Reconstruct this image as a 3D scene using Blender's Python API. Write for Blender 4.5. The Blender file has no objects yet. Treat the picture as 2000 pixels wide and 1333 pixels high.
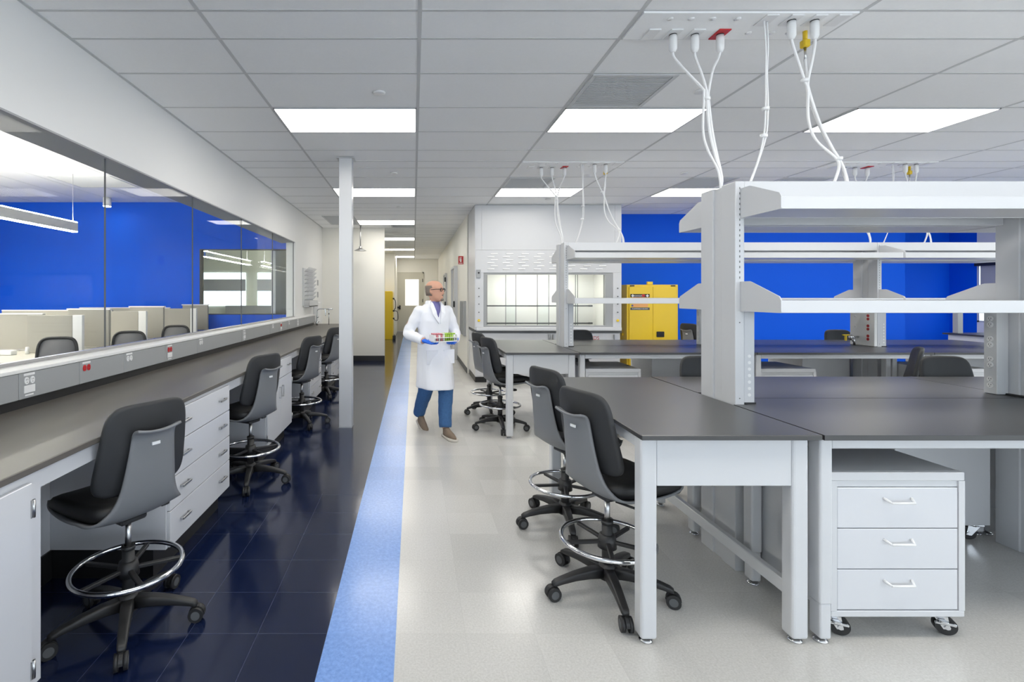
import bpy, bmesh, math, random
from mathutils import Vector, Matrix
random.seed(7)
PI = math.pi
SC = bpy.context.scene
COL = SC.collection
EX = 0.62
CAMH = 1.485
CEIL = 3.056

# ------------------------------------------------------------------ materials
def new_mat(name):
    m = bpy.data.materials.new(name)
    m.use_nodes = True
    nt = m.node_tree
    return m, nt, nt.nodes['Principled BSDF']

def pmat(name, col, rough=0.5, metal=0.0, spec=0.5, noise=0.0, nscale=40.0, bump=0.0, bscale=200.0, coat=0.0):
    m, nt, b = new_mat(name)
    b.inputs['Base Color'].default_value = (*col, 1)
    b.inputs['Roughness'].default_value = rough
    b.inputs['Metallic'].default_value = metal
    b.inputs['Specular IOR Level'].default_value = spec
    b.inputs['Coat Weight'].default_value = coat
    if noise > 0 or bump > 0:
        tc = nt.nodes.new('ShaderNodeTexCoord')
    if noise > 0:
        n = nt.nodes.new('ShaderNodeTexNoise'); n.inputs['Scale'].default_value = nscale
        n.inputs['Detail'].default_value = 3
        nt.links.new(tc.outputs['Object'], n.inputs['Vector'])
        r = nt.nodes.new('ShaderNodeMix'); r.data_type = 'RGBA'
        r.inputs['A'].default_value = (*[c * (1 - noise) for c in col], 1)
        r.inputs['B'].default_value = (*[min(1, c * (1 + noise)) for c in col], 1)
        nt.links.new(n.outputs['Fac'], r.inputs['Factor'])
        nt.links.new(r.outputs['Result'], b.inputs['Base Color'])
    if bump > 0:
        n2 = nt.nodes.new('ShaderNodeTexNoise'); n2.inputs['Scale'].default_value = bscale
        nt.links.new(tc.outputs['Object'], n2.inputs['Vector'])
        bp = nt.nodes.new('ShaderNodeBump'); bp.inputs['Strength'].default_value = bump
        bp.inputs['Distance'].default_value = 0.002
        nt.links.new(n2.outputs['Fac'], bp.inputs['Height'])
        nt.links.new(bp.outputs['Normal'], b.inputs['Normal'])
    return m

def emat(name, col, strength):
    m = bpy.data.materials.new(name); m.use_nodes = True
    nt = m.node_tree; nt.nodes.clear()
    e = nt.nodes.new('ShaderNodeEmission'); o = nt.nodes.new('ShaderNodeOutputMaterial')
    e.inputs['Color'].default_value = (*col, 1); e.inputs['Strength'].default_value = strength
    nt.links.new(e.outputs[0], o.inputs[0])
    return m

def glass_mat(name, tint=(0.97, 0.985, 0.98), f0=0.008):
    m = bpy.data.materials.new(name); m.use_nodes = True
    nt = m.node_tree; nt.nodes.clear()
    o = nt.nodes.new('ShaderNodeOutputMaterial')
    t = nt.nodes.new('ShaderNodeBsdfTransparent'); t.inputs[0].default_value = (*tint, 1)
    g = nt.nodes.new('ShaderNodeBsdfGlossy'); g.inputs['Roughness'].default_value = 0.0
    lw = nt.nodes.new('ShaderNodeLayerWeight'); lw.inputs['Blend'].default_value = 0.5
    p = nt.nodes.new('ShaderNodeMath'); p.operation = 'POWER'; p.inputs[1].default_value = 5
    a = nt.nodes.new('ShaderNodeMath'); a.operation = 'MULTIPLY_ADD'
    a.inputs[1].default_value = 0.28; a.inputs[2].default_value = f0
    mx = nt.nodes.new('ShaderNodeMixShader')
    nt.links.new(lw.outputs['Facing'], p.inputs[0]); nt.links.new(p.outputs[0], a.inputs[0])
    nt.links.new(a.outputs[0], mx.inputs[0]); nt.links.new(t.outputs[0], mx.inputs[1])
    nt.links.new(g.outputs[0], mx.inputs[2]); nt.links.new(mx.outputs[0], o.inputs[0])
    return m

def tile_mat(name, base, vary, rough, seam, seam_w=0.0015, size=0.3048, ox=0.0, oy=0.0, fleck=70.0, spec=0.5):
    """resilient floor tile: mottled flecks, thin seams on a 12 inch grid"""
    m, nt, b = new_mat(name)
    N = nt.nodes.new; L = nt.links.new
    tc = N('ShaderNodeTexCoord')
    sep = N('ShaderNodeSeparateXYZ'); L(tc.outputs['Object'], sep.inputs[0])
    def seamfac(out, off):
        a = N('ShaderNodeMath'); a.operation = 'SUBTRACT'; a.inputs[1].default_value = off; L(out, a.inputs[0])
        pp = N('ShaderNodeMath'); pp.operation = 'PINGPONG'; pp.inputs[1].default_value = size / 2; L(a.outputs[0], pp.inputs[0])
        c = N('ShaderNodeMath'); c.operation = 'LESS_THAN'; c.inputs[1].default_value = seam_w; L(pp.outputs[0], c.inputs[0])
        return c.outputs[0]
    fx = seamfac(sep.outputs['X'], ox); fy = seamfac(sep.outputs['Y'], oy)
    mxn = N('ShaderNodeMath'); mxn.operation = 'MAXIMUM'; L(fx, mxn.inputs[0]); L(fy, mxn.inputs[1])
    n = N('ShaderNodeTexNoise'); n.inputs['Scale'].default_value = fleck; n.inputs['Detail'].default_value = 6; n.inputs['Roughness'].default_value = 0.75
    L(tc.outputs['Object'], n.inputs['Vector'])
    cr = N('ShaderNodeValToRGB')
    cr.color_ramp.elements[0].position = 0.38; cr.color_ramp.elements[1].position = 0.64
    cr.color_ramp.elements[0].color = (*[max(0, c - v) for c, v in zip(base, vary)], 1)
    cr.color_ramp.elements[1].color = (*[min(1, c + v) for c, v in zip(base, vary)], 1)
    L(n.outputs['Fac'], cr.inputs['Fac'])
    # slight tone change from tile to tile
    sn = N('ShaderNodeVectorMath'); sn.operation = 'SNAP'; sn.inputs[1].default_value = (size, size, 10)
    sub = N('ShaderNodeVectorMath'); sub.operation = 'SUBTRACT'; sub.inputs[1].default_value = (ox, oy, 0)
    L(tc.outputs['Object'], sub.inputs[0]); L(sub.outputs[0], sn.inputs[0])
    wn = N('ShaderNodeTexWhiteNoise'); L(sn.outputs[0], wn.inputs['Vector'])
    mr = N('ShaderNodeMapRange'); mr.inputs['To Min'].default_value = 0.95; mr.inputs['To Max'].default_value = 1.05
    L(wn.outputs['Value'], mr.inputs['Value'])
    mul = N('ShaderNodeVectorMath'); mul.operation = 'SCALE'; L(cr.outputs['Color'], mul.inputs[0]); L(mr.outputs['Result'], mul.inputs['Scale'])
    mix = N('ShaderNodeMix'); mix.data_type = 'RGBA'
    L(mxn.outputs[0], mix.inputs['Factor']); L(mul.outputs[0], mix.inputs['A']); mix.inputs['B'].default_value = (*seam, 1)
    L(mix.outputs['Result'], b.inputs['Base Color'])
    b.inputs['Specular IOR Level'].default_value = spec
    n2 = N('ShaderNodeTexNoise'); n2.inputs['Scale'].default_value = 3.0; L(tc.outputs['Object'], n2.inputs['Vector'])
    mr2 = N('ShaderNodeMapRange'); mr2.inputs['To Min'].default_value = rough * 0.75; mr2.inputs['To Max'].default_value = rough * 1.3
    L(n2.outputs['Fac'], mr2.inputs['Value']); L(mr2.outputs['Result'], b.inputs['Roughness'])
    n3 = N('ShaderNodeTexNoise'); n3.inputs['Scale'].default_value = 9.0; L(tc.outputs['Object'], n3.inputs['Vector'])
    bp = N('ShaderNodeBump'); bp.inputs['Strength'].default_value = 0.03; bp.inputs['Distance'].default_value = 0.01
    L(n3.outputs['Fac'], bp.inputs['Height']); L(bp.outputs['Normal'], b.inputs['Normal'])
    return m

M = dict(
    wall=pmat('painted_wall', (0.80, 0.80, 0.79), 0.45, noise=0.01, nscale=3),
    cream=pmat('warm_lit_wall', (0.86, 0.84, 0.77), 0.45, noise=0.01, nscale=3),  # warm corridor lamp light put into the wall colour
    blue=pmat('cobalt_paint', (0.001, 0.105, 0.74), 0.55, spec=0.18, noise=0.02, nscale=2),
    tile=pmat('ceiling_tile', (0.92, 0.925, 0.93), 0.9, noise=0.02, nscale=60),
    tbar=pmat('ceiling_bar', (0.60, 0.605, 0.61), 0.6),
    white=pmat('white_enamel', (0.61, 0.62, 0.64), 0.30, noise=0.006, nscale=5),
    white2=pmat('white_cabinet', (0.64, 0.65, 0.68), 0.20, noise=0.006, nscale=5),
    plastic=pmat('white_plastic', (0.82, 0.82, 0.82), 0.4),
    top=pmat('black_resin_top', (0.045, 0.045, 0.047), 0.34, spec=0.7, noise=0.06, nscale=300),
    counter=pmat('wall_reflection_resin_top', (0.115, 0.105, 0.093), 0.40, spec=0.5, noise=0.05, nscale=300),  # brownish tone paints in the warm wall reflected on the worktop
    black=pmat('black_rubber', (0.018, 0.018, 0.019), 0.5, noise=0.05, nscale=90),
    kick=pmat('black_base', (0.016, 0.016, 0.017), 0.4),
    nylon=pmat('black_nylon', (0.022, 0.022, 0.023), 0.42, bump=0.15, bscale=900),
    pad=pmat('charcoal_vinyl', (0.026, 0.027, 0.029), 0.55, bump=0.25, bscale=700),
    seatpad=pmat('black_vinyl', (0.012, 0.012, 0.013), 0.5, bump=0.25, bscale=700),
    shell=pmat('grey_plastic', (0.19, 0.195, 0.205), 0.45, bump=0.1, bscale=900),
    chrome=pmat('chrome', (0.72, 0.73, 0.75), 0.08, metal=1.0),
    steel=pmat('brushed_steel', (0.55, 0.55, 0.55), 0.28, metal=1.0),
    alu=pmat('grey_aluminium', (0.36, 0.37, 0.38), 0.4, metal=0.0, noise=0.02, nscale=8),
    race=pmat('grey_raceway', (0.34, 0.35, 0.355), 0.35, noise=0.015, nscale=8),
    dgrey=pmat('dark_grey', (0.10, 0.105, 0.11), 0.6),
    red=pmat('red_plastic', (0.55, 0.02, 0.025), 0.4),
    yellow=pmat('yellow_enamel', (0.84, 0.58, 0.03), 0.32, noise=0.01, nscale=4),
    yellow2=pmat('yellow_plastic', (0.80, 0.55, 0.02), 0.4),
    orange=pmat('orange_print', (0.85, 0.42, 0.15), 0.5),
    beige=pmat('beige_fabric', (0.38, 0.365, 0.325), 0.9, bump=0.3, bscale=600),
    desk=pmat('pale_laminate', (0.55, 0.53, 0.47), 0.4),
    mesh=pmat('grey_mesh', (0.16, 0.16, 0.17), 0.8, bump=0.5, bscale=900),
    grille=pmat('grille_grey', (0.62, 0.63, 0.64), 0.6),
    grille2=pmat('grille_dark', (0.45, 0.46, 0.47), 0.7),
    door=pmat('taupe_door', (0.60, 0.58, 0.49), 0.45, noise=0.01, nscale=3),
    pale=pmat('pale_green_wall', (0.70, 0.72, 0.62), 0.6),
    carpet=pmat('grey_carpet', (0.16, 0.16, 0.17), 0.95, noise=0.2, nscale=300),
    shade=pmat('roller_shade', (0.42, 0.43, 0.46), 0.8),
    liner=pmat('hood_liner', (0.86, 0.855, 0.82), 0.45),
    glass=glass_mat('clear_glass'),
    panel_e=emat('lit_diffuser', (1.0, 0.965, 0.90), 7.5),
    pend_e=emat('lit_lens', (1.0, 0.95, 0.86), 42.0),
    pend2_e=emat('pendant_reflection_glow', (1.0, 0.96, 0.88), 30.0),  # glow of the imitated pendant reflections
    down_e=emat('lit_downlight', (1.0, 0.92, 0.78), 40.0),
    hood_e=emat('lit_hood_lamp', (1.0, 0.97, 0.90), 10.0),
    reflect_e=emat('window_reflection_glow', (0.85, 0.93, 1.0), 1.6),  # glow of the imitated window reflections
    doorlite=emat('lit_door_window', (1.0, 0.95, 0.84), 0.85),
    skin=pmat('skin', (0.60, 0.32, 0.22), 0.5, noise=0.05, nscale=20),
    hair=pmat('grey_hair', (0.20, 0.16, 0.13), 0.8, noise=0.3, nscale=120),
    coat=pmat('lab_coat_cotton', (0.82, 0.83, 0.88), 0.8, bump=0.2, bscale=60),
    shirt=pmat('violet_shirt', (0.16, 0.15, 0.36), 0.8),
    jeans=pmat('blue_denim', (0.045, 0.13, 0.30), 0.85, noise=0.25, nscale=60),
    suede=pmat('taupe_suede', (0.24, 0.18, 0.13), 0.9, noise=0.1, nscale=60),
    sole=pmat('pale_sole', (0.62, 0.58, 0.52), 0.7),
    glove=pmat('blue_nitrile', (0.006, 0.13, 0.72), 0.4),
    green=pmat('green_cap', (0.35, 0.55, 0.06), 0.4),
    pink=pmat('pink_cap', (0.62, 0.20, 0.24), 0.4),
)
NAVY = tile_mat('navy_floor_tile', (0.006, 0.012, 0.044), (0.002, 0.004, 0.014), 0.13, (0.045, 0.055, 0.10), ox=-0.381, oy=2.185, fleck=140, spec=0.6)
STRIPE = tile_mat('sky_blue_floor_tile', (0.20, 0.36, 0.76), (0.045, 0.06, 0.085), 0.20, (0.19, 0.35, 0.74), ox=-0.381, oy=2.185, fleck=55)
PALEF = tile_mat('pale_grey_floor_tile', (0.60, 0.59, 0.565), (0.06, 0.06, 0.06), 0.20, (0.54, 0.53, 0.51), seam_w=0.001, ox=-0.078, oy=2.185, fleck=110, spec=0.7)

# ------------------------------------------------------------------ mesh helper
class MB:
    def __init__(self):
        self.bm = bmesh.new(); self.mi = 0
    def _mark(self, f0, smooth):
        self.bm.faces.ensure_lookup_table()
        for f in self.bm.faces[f0:]:
            f.material_index = self.mi; f.smooth = smooth
    def box(self, x0, x1, y0, y1, z0, z1, bev=0.0, seg=1, mat=None):
        f0 = len(self.bm.faces)
        t = bmesh.new()
        vs = [t.verts.new(p) for p in ((x0,y0,z0),(x1,y0,z0),(x1,y1,z0),(x0,y1,z0),(x0,y0,z1),(x1,y0,z1),(x1,y1,z1),(x0,y1,z1))]
        for q in ((3,2,1,0),(4,5,6,7),(0,1,5,4),(1,2,6,5),(2,3,7,6),(3,0,4,7)):
            t.faces.new([vs[i] for i in q])
        bmesh.ops.recalc_face_normals(t, faces=t.faces)
        if bev > 0:
            bmesh.ops.bevel(t, geom=list(t.edges), offset=bev, segments=seg, affect='EDGES', profile=0.5)
        self._merge(t, mat); self._mark(f0, False)
        return self
    def _merge(self, t, mat=None):
        if mat is not None: bmesh.ops.transform(t, matrix=mat, verts=t.verts)
        vm = {}
        for v in t.verts: vm[v] = self.bm.verts.new(v.co)
        for f in t.faces:
            try: self.bm.faces.new([vm[v] for v in f.verts])
            except ValueError: pass
        t.free()
    def cyl(self, p0, p1, r0, r1=None, n=20, smooth=True):
        r1 = r0 if r1 is None else r1
        p0, p1 = Vector(p0), Vector(p1)
        d = (p1 - p0).normalized()
        a = d.orthogonal().normalized(); b = d.cross(a)
        f0 = len(self.bm.faces)
        r_ = [[], []]
        for k in range(n):
            c = a * math.cos(2*PI*k/n) + b * math.sin(2*PI*k/n)
            r_[0].append(self.bm.verts.new(p0 + c * r0)); r_[1].append(self.bm.verts.new(p1 + c * r1))
        for k in range(n):
            j = (k+1) % n
            self.bm.faces.new((r_[0][k], r_[0][j], r_[1][j], r_[1][k]))
        self._mark(f0, smooth)
        f1 = len(self.bm.faces)
        self.bm.faces.new(list(reversed(r_[0]))); self.bm.faces.new(r_[1])
        self._mark(f1, False)
        return self
    def loft(self, rings, closed_ends=True, smooth=True, loop=False):
        f0 = len(self.bm.faces)
        R = [[self.bm.verts.new(p) for p in r] for r in rings]
        n = len(R[0]); m = len(R)
        for i in range(m if loop else m - 1):
            A, B = R[i], R[(i+1) % m]
            for k in range(n):
                j = (k+1) % n
                self.bm.faces.new((A[k], A[j], B[j], B[k]))
        if closed_ends and not loop:
            self.bm.faces.new(list(reversed(R[0]))); self.bm.faces.new(R[-1])
        self._mark(f0, smooth)
        return self
    def tube(self, pts, r, n=10, loop=False, caps=True):
        pts = [Vector(p) for p in pts]
        rr = r if isinstance(r, (list, tuple)) else [r] * len(pts)
        m = len(pts); rings = []
        t0 = (pts[1] - pts[0]).normalized()
        a = t0.orthogonal().normalized()
        for i in range(m):
            if loop: t = (pts[(i+1) % m] - pts[i-1]).normalized()
            elif i == 0: t = (pts[1]-pts[0]).normalized()
            elif i == m-1: t = (pts[-1]-pts[-2]).normalized()
            else: t = (pts[i+1]-pts[i-1]).normalized()
            a = (a - t * a.dot(t)).normalized(); b = t.cross(a)
            rings.append([pts[i] + (a*math.cos(2*PI*k/n) + b*math.sin(2*PI*k/n)) * rr[i] for k in range(n)])
        return self.loft(rings, caps, True, loop)
    def lathe(self, prof, c=(0,0,0), n=28, smooth=True):
        c = Vector(c)
        rings = [[c + Vector((r*math.cos(2*PI*k/n), r*math.sin(2*PI*k/n), z)) for k in range(n)] for r, z in prof]
        return self.loft(rings, True, smooth)
    def prism(self, poly, axis, a0, a1):
        f0 = len(self.bm.faces)
        def P(u, v, a):
            return (a,u,v) if axis == 'x' else ((u,a,v) if axis == 'y' else (u,v,a))
        A = [self.bm.verts.new(P(u,v,a0)) for u,v in poly]; B = [self.bm.verts.new(P(u,v,a1)) for u,v in poly]
        n = len(poly)
        self.bm.faces.new(A); self.bm.faces.new(list(reversed(B)))
        for k in range(n):
            j = (k+1) % n
            self.bm.faces.new((A[k], B[k], B[j], A[j]))
        self._mark(f0, False)
        return self
    def ball(self, c, r, n=20, m=12):
        c = Vector(c); r = (r,r,r) if not isinstance(r, (tuple, list)) else r
        rings = []
        for i in range(m+1):
            t = -PI/2 + PI * (i*0.98/m + 0.01)
            rings.append([c + Vector((r[0]*math.cos(t)*math.cos(2*PI*k/n), r[1]*math.cos(t)*math.sin(2*PI*k/n), r[2]*math.sin(t))) for k in range(n)])
        return self.loft(rings, True, True)
    def xform(self, mat):
        bmesh.ops.transform(self.bm, matrix=mat, verts=self.bm.verts); return self
    def mesh(self, name, mats):
        bmesh.ops.recalc_face_normals(self.bm, faces=self.bm.faces)
        me = bpy.data.meshes.new(name)
        self.bm.to_mesh(me); self.bm.free()
        for m in (mats if isinstance(mats, (list, tuple)) else [mats]): me.materials.append(m)
        return me

def link(name, me, parent=None, loc=(0,0,0), rz=0):
    o = bpy.data.objects.new(name, me); COL.objects.link(o)
    o.location = loc; o.rotation_euler = (0,0,rz)
    if parent: o.parent = parent
    return o
def tag(o, label, cat, group=None, kind=None):
    o['label'] = label; o['category'] = cat
    if group: o['group'] = group
    if kind: o['kind'] = kind
    return o
def thing(name, label, cat, loc=(0,0,0), rz=0, group=None):
    o = bpy.data.objects.new(name, None); COL.objects.link(o)
    o.empty_display_size = 0.1
    o.location = loc; o.rotation_euler = (0,0,rz)
    return tag(o, label, cat, group)
WORLD = {}
def origin(o):
    v = Vector(o.location)
    p = o.parent
    while p: v += Vector(p.location); p = p.parent
    return v
def part(name, mb, mat, parent, world=False, label=None):
    """world=True: mb was drawn in room coordinates (parents unrotated)"""
    if world: mb.xform(Matrix.Translation(-origin(parent)))
    o = link(name, mb.mesh(name, mat), parent)
    if label: o['label'] = label
    return o
def solo(name, mb, mat, label, cat, base, group=None):
    mb.xform(Matrix.Translation(-Vector(base)))
    o = link(name, mb.mesh(name, mat), None, base)
    return tag(o, label, cat, group)
def struct(name, mb, mat, label=None):
    o = link(name, mb.mesh(name, mat)); o['kind'] = 'structure'
    o['label'] = label or name.replace('_', ' '); o['category'] = name.split('_')[0]
    return o
KIDS = {}
def copy_tree(o, loc=None, rz=None, label=None, group=None, parent=None):
    c = o.copy(); COL.objects.link(c)
    if parent: c.parent = parent
    if loc is not None: c.location = loc
    if rz is not None: c.rotation_euler = (0,0,rz)
    if label: c['label'] = label
    if group: c['group'] = group
    for ch in list(o.children):
        copy_tree(ch, parent=c)
    return c
def text_part(name, s, size, mat, parent, mtx, extrude=0.0006, label=None):
    cu = bpy.data.curves.new(name, 'FONT'); cu.body = s; cu.size = size; cu.extrude = extrude
    cu.align_x = 'CENTER'; cu.align_y = 'CENTER'
    t = bpy.data.objects.new('tmp_text', cu); COL.objects.link(t)
    bpy.context.view_layer.update()
    me = bpy.data.meshes.new_from_object(t.evaluated_get(bpy.context.evaluated_depsgraph_get()))
    bpy.data.objects.remove(t); bpy.data.curves.remove(cu)
    me.transform(mtx); me.materials.clear(); me.materials.append(mat)
    o = link(name, me, parent)
    if label: o['label'] = label
    return o
def remesh(mb, name, mats, voxel, smooth=6, factor=0.5):
    me = mb.mesh('tmp', mats)
    t = bpy.data.objects.new('tmp_remesh', me); COL.objects.link(t)
    r = t.modifiers.new('r', 'REMESH'); r.mode = 'VOXEL'; r.voxel_size = voxel; r.use_smooth_shade = True
    if smooth:
        s = t.modifiers.new('s', 'SMOOTH'); s.iterations = smooth; s.factor = factor
    bpy.context.view_layer.update()
    out = bpy.data.meshes.new_from_object(t.evaluated_get(bpy.context.evaluated_depsgraph_get()))
    out.name = name
    bpy.data.objects.remove(t); bpy.data.meshes.remove(me)
    out.materials.clear()
    for m in (mats if isinstance(mats, (list, tuple)) else [mats]): out.materials.append(m)
    for p in out.polygons: p.use_smooth = True
    return out
def spline(pts, k=8):
    pts = [Vector(p) for p in pts]; out = []
    n = len(pts)
    for i in range(n-1):
        p0 = pts[max(i-1,0)]; p1 = pts[i]; p2 = pts[i+1]; p3 = pts[min(i+2,n-1)]
        for j in range(k):
            t = j/k
            out.append(0.5*((2*p1) + (p2-p0)*t + (2*p0-5*p1+4*p2-p3)*t*t + (3*p1-p0-3*p2+p3)*t*t*t))
    out.append(pts[-1])
    return out
def P(px, py, Y):
    return Vector(((px-808)/970*Y, Y, CAMH-(py-579)/970*Y))

# ------------------------------------------------------------------ the setting
YB = -4.2
mb = MB()
mb.mi = 0; mb.box(-0.078, 11.3, YB, 21.1, -0.05, 0)
mb.mi = 1; mb.box(-0.381, -0.078, YB, 21.1, -0.05, 0)
mb.mi = 2; mb.box(-2.26, -0.381, YB, 21.1, -0.05, 0)
struct('floor', mb, [PALEF, STRIPE, NAVY], 'tiled floor, navy beside the counter, sky blue stripe, pale grey by the tables')
struct('floor_office', MB().box(-9.2, -2.26, YB, 18.5, -0.05, 0), M['carpet'])

XL = [0.034 + 1.2192*k for k in range(-2, 10)]
ROW0 = 4.13
YL = []
for k in range(-3, 6):
    b0 = ROW0 + 3.048*k
    YL += [b0-1.40, b0-1.10, b0-0.63, b0, b0+0.61, b0+1.21]
mb = MB()
mb.mi = 0
mb.box(-2.26, 11.3, YB, 10.4, CEIL+0.0015, CEIL+0.08)
mb.box(-2.26, 1.25, 10.4, 21.1, CEIL+0.0015, CEIL+0.08)
mb.mi = 1
for x in XL:
    y1 = 21.05 if x < 1.0 else (9.5 if x < 9.4 else 10.3)
    if -2.1 < x < 11: mb.box(x-0.012, x+0.012, YB, y1, CEIL-0.0005, CEIL+0.006)
for y in YL:
    if YB < y < 9.5: mb.box(-2.1, 11.0, y-0.009, y+0.009, CEIL-0.0003, CEIL+0.006)
    elif 9.5 <= y < 21: mb.box(-2.1, 1.03, y-0.009, y+0.009, CEIL-0.0003, CEIL+0.006)
mb.box(-2.1, -2.078, YB, 11.4, CEIL-0.003, CEIL+0.006)
struct('ceiling', mb, [M['tile'], M['tbar']], 'suspended ceiling of pale grey tiles in a metal grid')
mb = MB(); mb.box(-9.2, -2.26, YB, 11.0, 3.55, 3.62)
mb.mi = 1
for x in (-8.9, -8.29, -7.68, -7.07, -6.46, -5.85, -5.24, -4.63, -4.02, -3.41, -2.8):
    mb.box(x-0.006, x+0.006, YB, 10.9, 3.547, 3.551)
struct('ceiling_office', mb, [M['wall'], M['tbar']])

# left wall with its long glazed opening
mb = MB()
mb.box(-2.26, -2.10, YB, 8.8, 0, 1.098)
mb.box(-2.26, -2.10, YB, 8.8, 2.447, 3.6)
mb.box(-2.26, -2.10, 8.8, 11.5, 0, 3.6)
mb.box(-2.26, -2.10, YB, -2.0, 1.098, 2.447)
struct('wall_left', mb, M['wall'], 'white wall over the glazed opening')
struct('trim_1', MB().box(-2.255, -1.965, -2.0, 9.95, 1.099, 1.117, 0.002), M['wall'], 'white ledge under the glass')
struct('trim_2', MB().box(-2.258, -2.101, -2.0, 8.8, 2.436, 2.4465), M['alu'], 'grey head channel of the glazing')
struct('trim_3', MB().box(-2.40, -2.262, YB, 9.0, 2.447, 3.545), M['alu'], 'grey bulkhead behind the glazing head')
struct('trim_4', MB().box(-2.145, -2.115, -2.0, 8.8, 1.1175, 1.135), M['steel'], 'metal channel under the glass')
yy = [-1.99, -0.635, 0.72, 2.075, 3.43, 4.785, 6.14, 7.495, 8.79]
for i in range(8):
    mb = MB(); mb.mi = 0
    mb.box(-2.136, -2.124, yy[i]+0.003, yy[i+1]-0.003, 1.126, 2.437)
    mb.mi = 1
    mb.box(-2.136, -2.124, yy[i+1]-0.0045, yy[i+1]-0.0031, 1.126, 2.437)
    struct('window_%d' % (i+1), mb, [M['glass'], M['dgrey']], 'tall frameless glass pane over the counter')

# the wall beyond the left counter, the alcove and the corridor
struct('wall_end', MB().box(-2.26, -0.67, 11.4, 11.55, 0, CEIL+0.05), M['cream'], 'end wall behind the counter, tinted as warmly lit')
struct('baseboard_end', MB().box(-2.09, -0.665, 11.39, 11.4, 0, 0.12), M['kick'])
struct('wall_alcove', MB().box(-3.2, -0.69, 17.9, 18.05, 0, CEIL+0.05).box(-0.85, -0.69, 18.05, 21.0, 0, CEIL+0.05), M['cream'])
struct('wall_alcove_left', MB().box(-3.3, -3.2, 11.5, 18.0, 0, CEIL+0.05), M['cream'])
struct('wall_far', MB().box(-1.0, 1.3, 21.0, 21.15, 0, CEIL+0.05), M['cream'], 'far wall of the corridor')
struct('wall_right', MB().box(1.03, 1.15, 9.55, 21.0, 0, CEIL+0.05), M['cream'], 'right wall of the corridor')
struct('baseboard_right', MB().box(1.02, 1.03, 9.56, 21.0, 0, 0.10), M['dgrey'])
struct('baseboard_alcove', MB().box(-3.1, -0.685, 17.888, 17.9, 0, 0.10), M['kick'])
# blue back wall with a recess at its right end, and the window wall
struct('wall_back', MB().box(1.15, 9.4, 9.5, 9.62, 0, CEIL+0.05).box(9.3, 9.4, 9.62, 10.25, 0, CEIL+0.05).box(9.3, 11.1, 10.2, 10.32, 0, CEIL+0.05), M['blue'], 'blue wall behind the tables')
mb = MB()
mb.mi = 0; mb.box(11.0, 11.12, 9.70, 10.3, 0, CEIL+0.05)
mb.mi = 1
mb.box(11.0, 11.12, YB, 9.70, 0, 0.98); mb.box(11.0, 11.12, YB, 9.70, 2.16, CEIL+0.05)
for k in range(6): mb.box(11.0, 11.12, 7.2-2.4*k, 7.5-2.4*k, 0.98, 2.16)
struct('wall_window', mb, [M['blue'], M['wall']], 'window wall at the right end of the room')
for k in range(6):
    y1 = 9.66 - (0 if k == 0 else 0); a = 7.5-2.4*k; b = (9.70 if k == 0 else 7.2-2.4*(k-1))
    mb = MB(); mb.mi = 0; mb.box(11.04, 11.05, a+0.02, b-0.02, 1.0, 2.14)
    mb.mi = 1; mb.box(11.0, 11.1, a, a+0.04, 0.98, 2.16); mb.box(11.0, 11.1, b-0.04, b, 0.98, 2.16); mb.box(11.0, 11.1, a, b, 0.98, 1.01)
    struct('window_%d' % (9+k), mb, [M['glass'], M['white']], 'tall window in the right wall')
    if k == 0:
        t = thing('roller_shade', 'grey roller shade with black headbox on the far right window', 'blind', (10.96, 9.0, 2.2))
        part('headbox', MB().box(10.90, 10.99, 7.5, 9.66, 2.07, 2.16), M['kick'], t, True)
        part('cloth', MB().box(10.955, 10.96, 7.55, 9.60, 1.25, 2.08), M['shade'], t, True)
# wall behind the viewer, large windows
mb = MB()
mb.box(-9.2, 11.1, YB-0.12, YB, 0, 0.75); mb.box(-9.2, 11.1, YB-0.12, YB, 2.75, 3.62)
for k in range(8): mb.box(-9.2+2.83*k, -8.8+2.83*k, YB-0.12, YB, 0.75, 2.75)
struct('wall_front', mb, M['wall'], 'window wall behind the viewer')

# office beyond the glass
mb = MB()
mb.box(-9.2, -4.70, 10.9, 11.02, 0, 3.6); mb.box(-2.6, -2.26, 10.9, 11.02, 0, 3.6)
mb.box(-4.70, -2.6, 10.9, 11.02, 0, 1.08); mb.box(-4.70, -2.6, 10.9, 11.02, 2.52, 3.6)
struct('wall_office_far', mb, M['blue'], 'blue far wall of the office beyond the glass')
struct('wall_office_left', MB().box(-9.2, -9.1, YB, 10.9, 0, 3.6), M['wall'])
mb = MB(); mb.mi = 0; mb.box(-4.66, -2.6, 10.94, 10.95, 1.10, 2.50)
mb.mi = 1
mb.box(-4.70, -4.66, 10.90, 11.02, 1.08, 2.52); mb.box(-4.66, -2.6, 10.90, 11.02, 1.08, 1.10); mb.box(-4.66, -2.6, 10.90, 11.02, 2.50, 2.52)
struct('window_15', mb, [M['glass'], M['kick']], 'interior window in the blue office wall')
struct('wall_meeting', MB().box(-9.2, -2.4, 18.4, 18.5, 0, 3.6).box(-2.45, -2.35, 11.6, 18.4, 0, 3.6).box(-9.2, -9.1, 11.02, 18.4, 0, 3.6), M['pale'], 'pale walls of the room behind the interior window')
struct('ceiling_meeting', MB().box(-9.2, -2.35, 11.02, 18.5, 3.5, 3.55), M['pale'])
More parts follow.
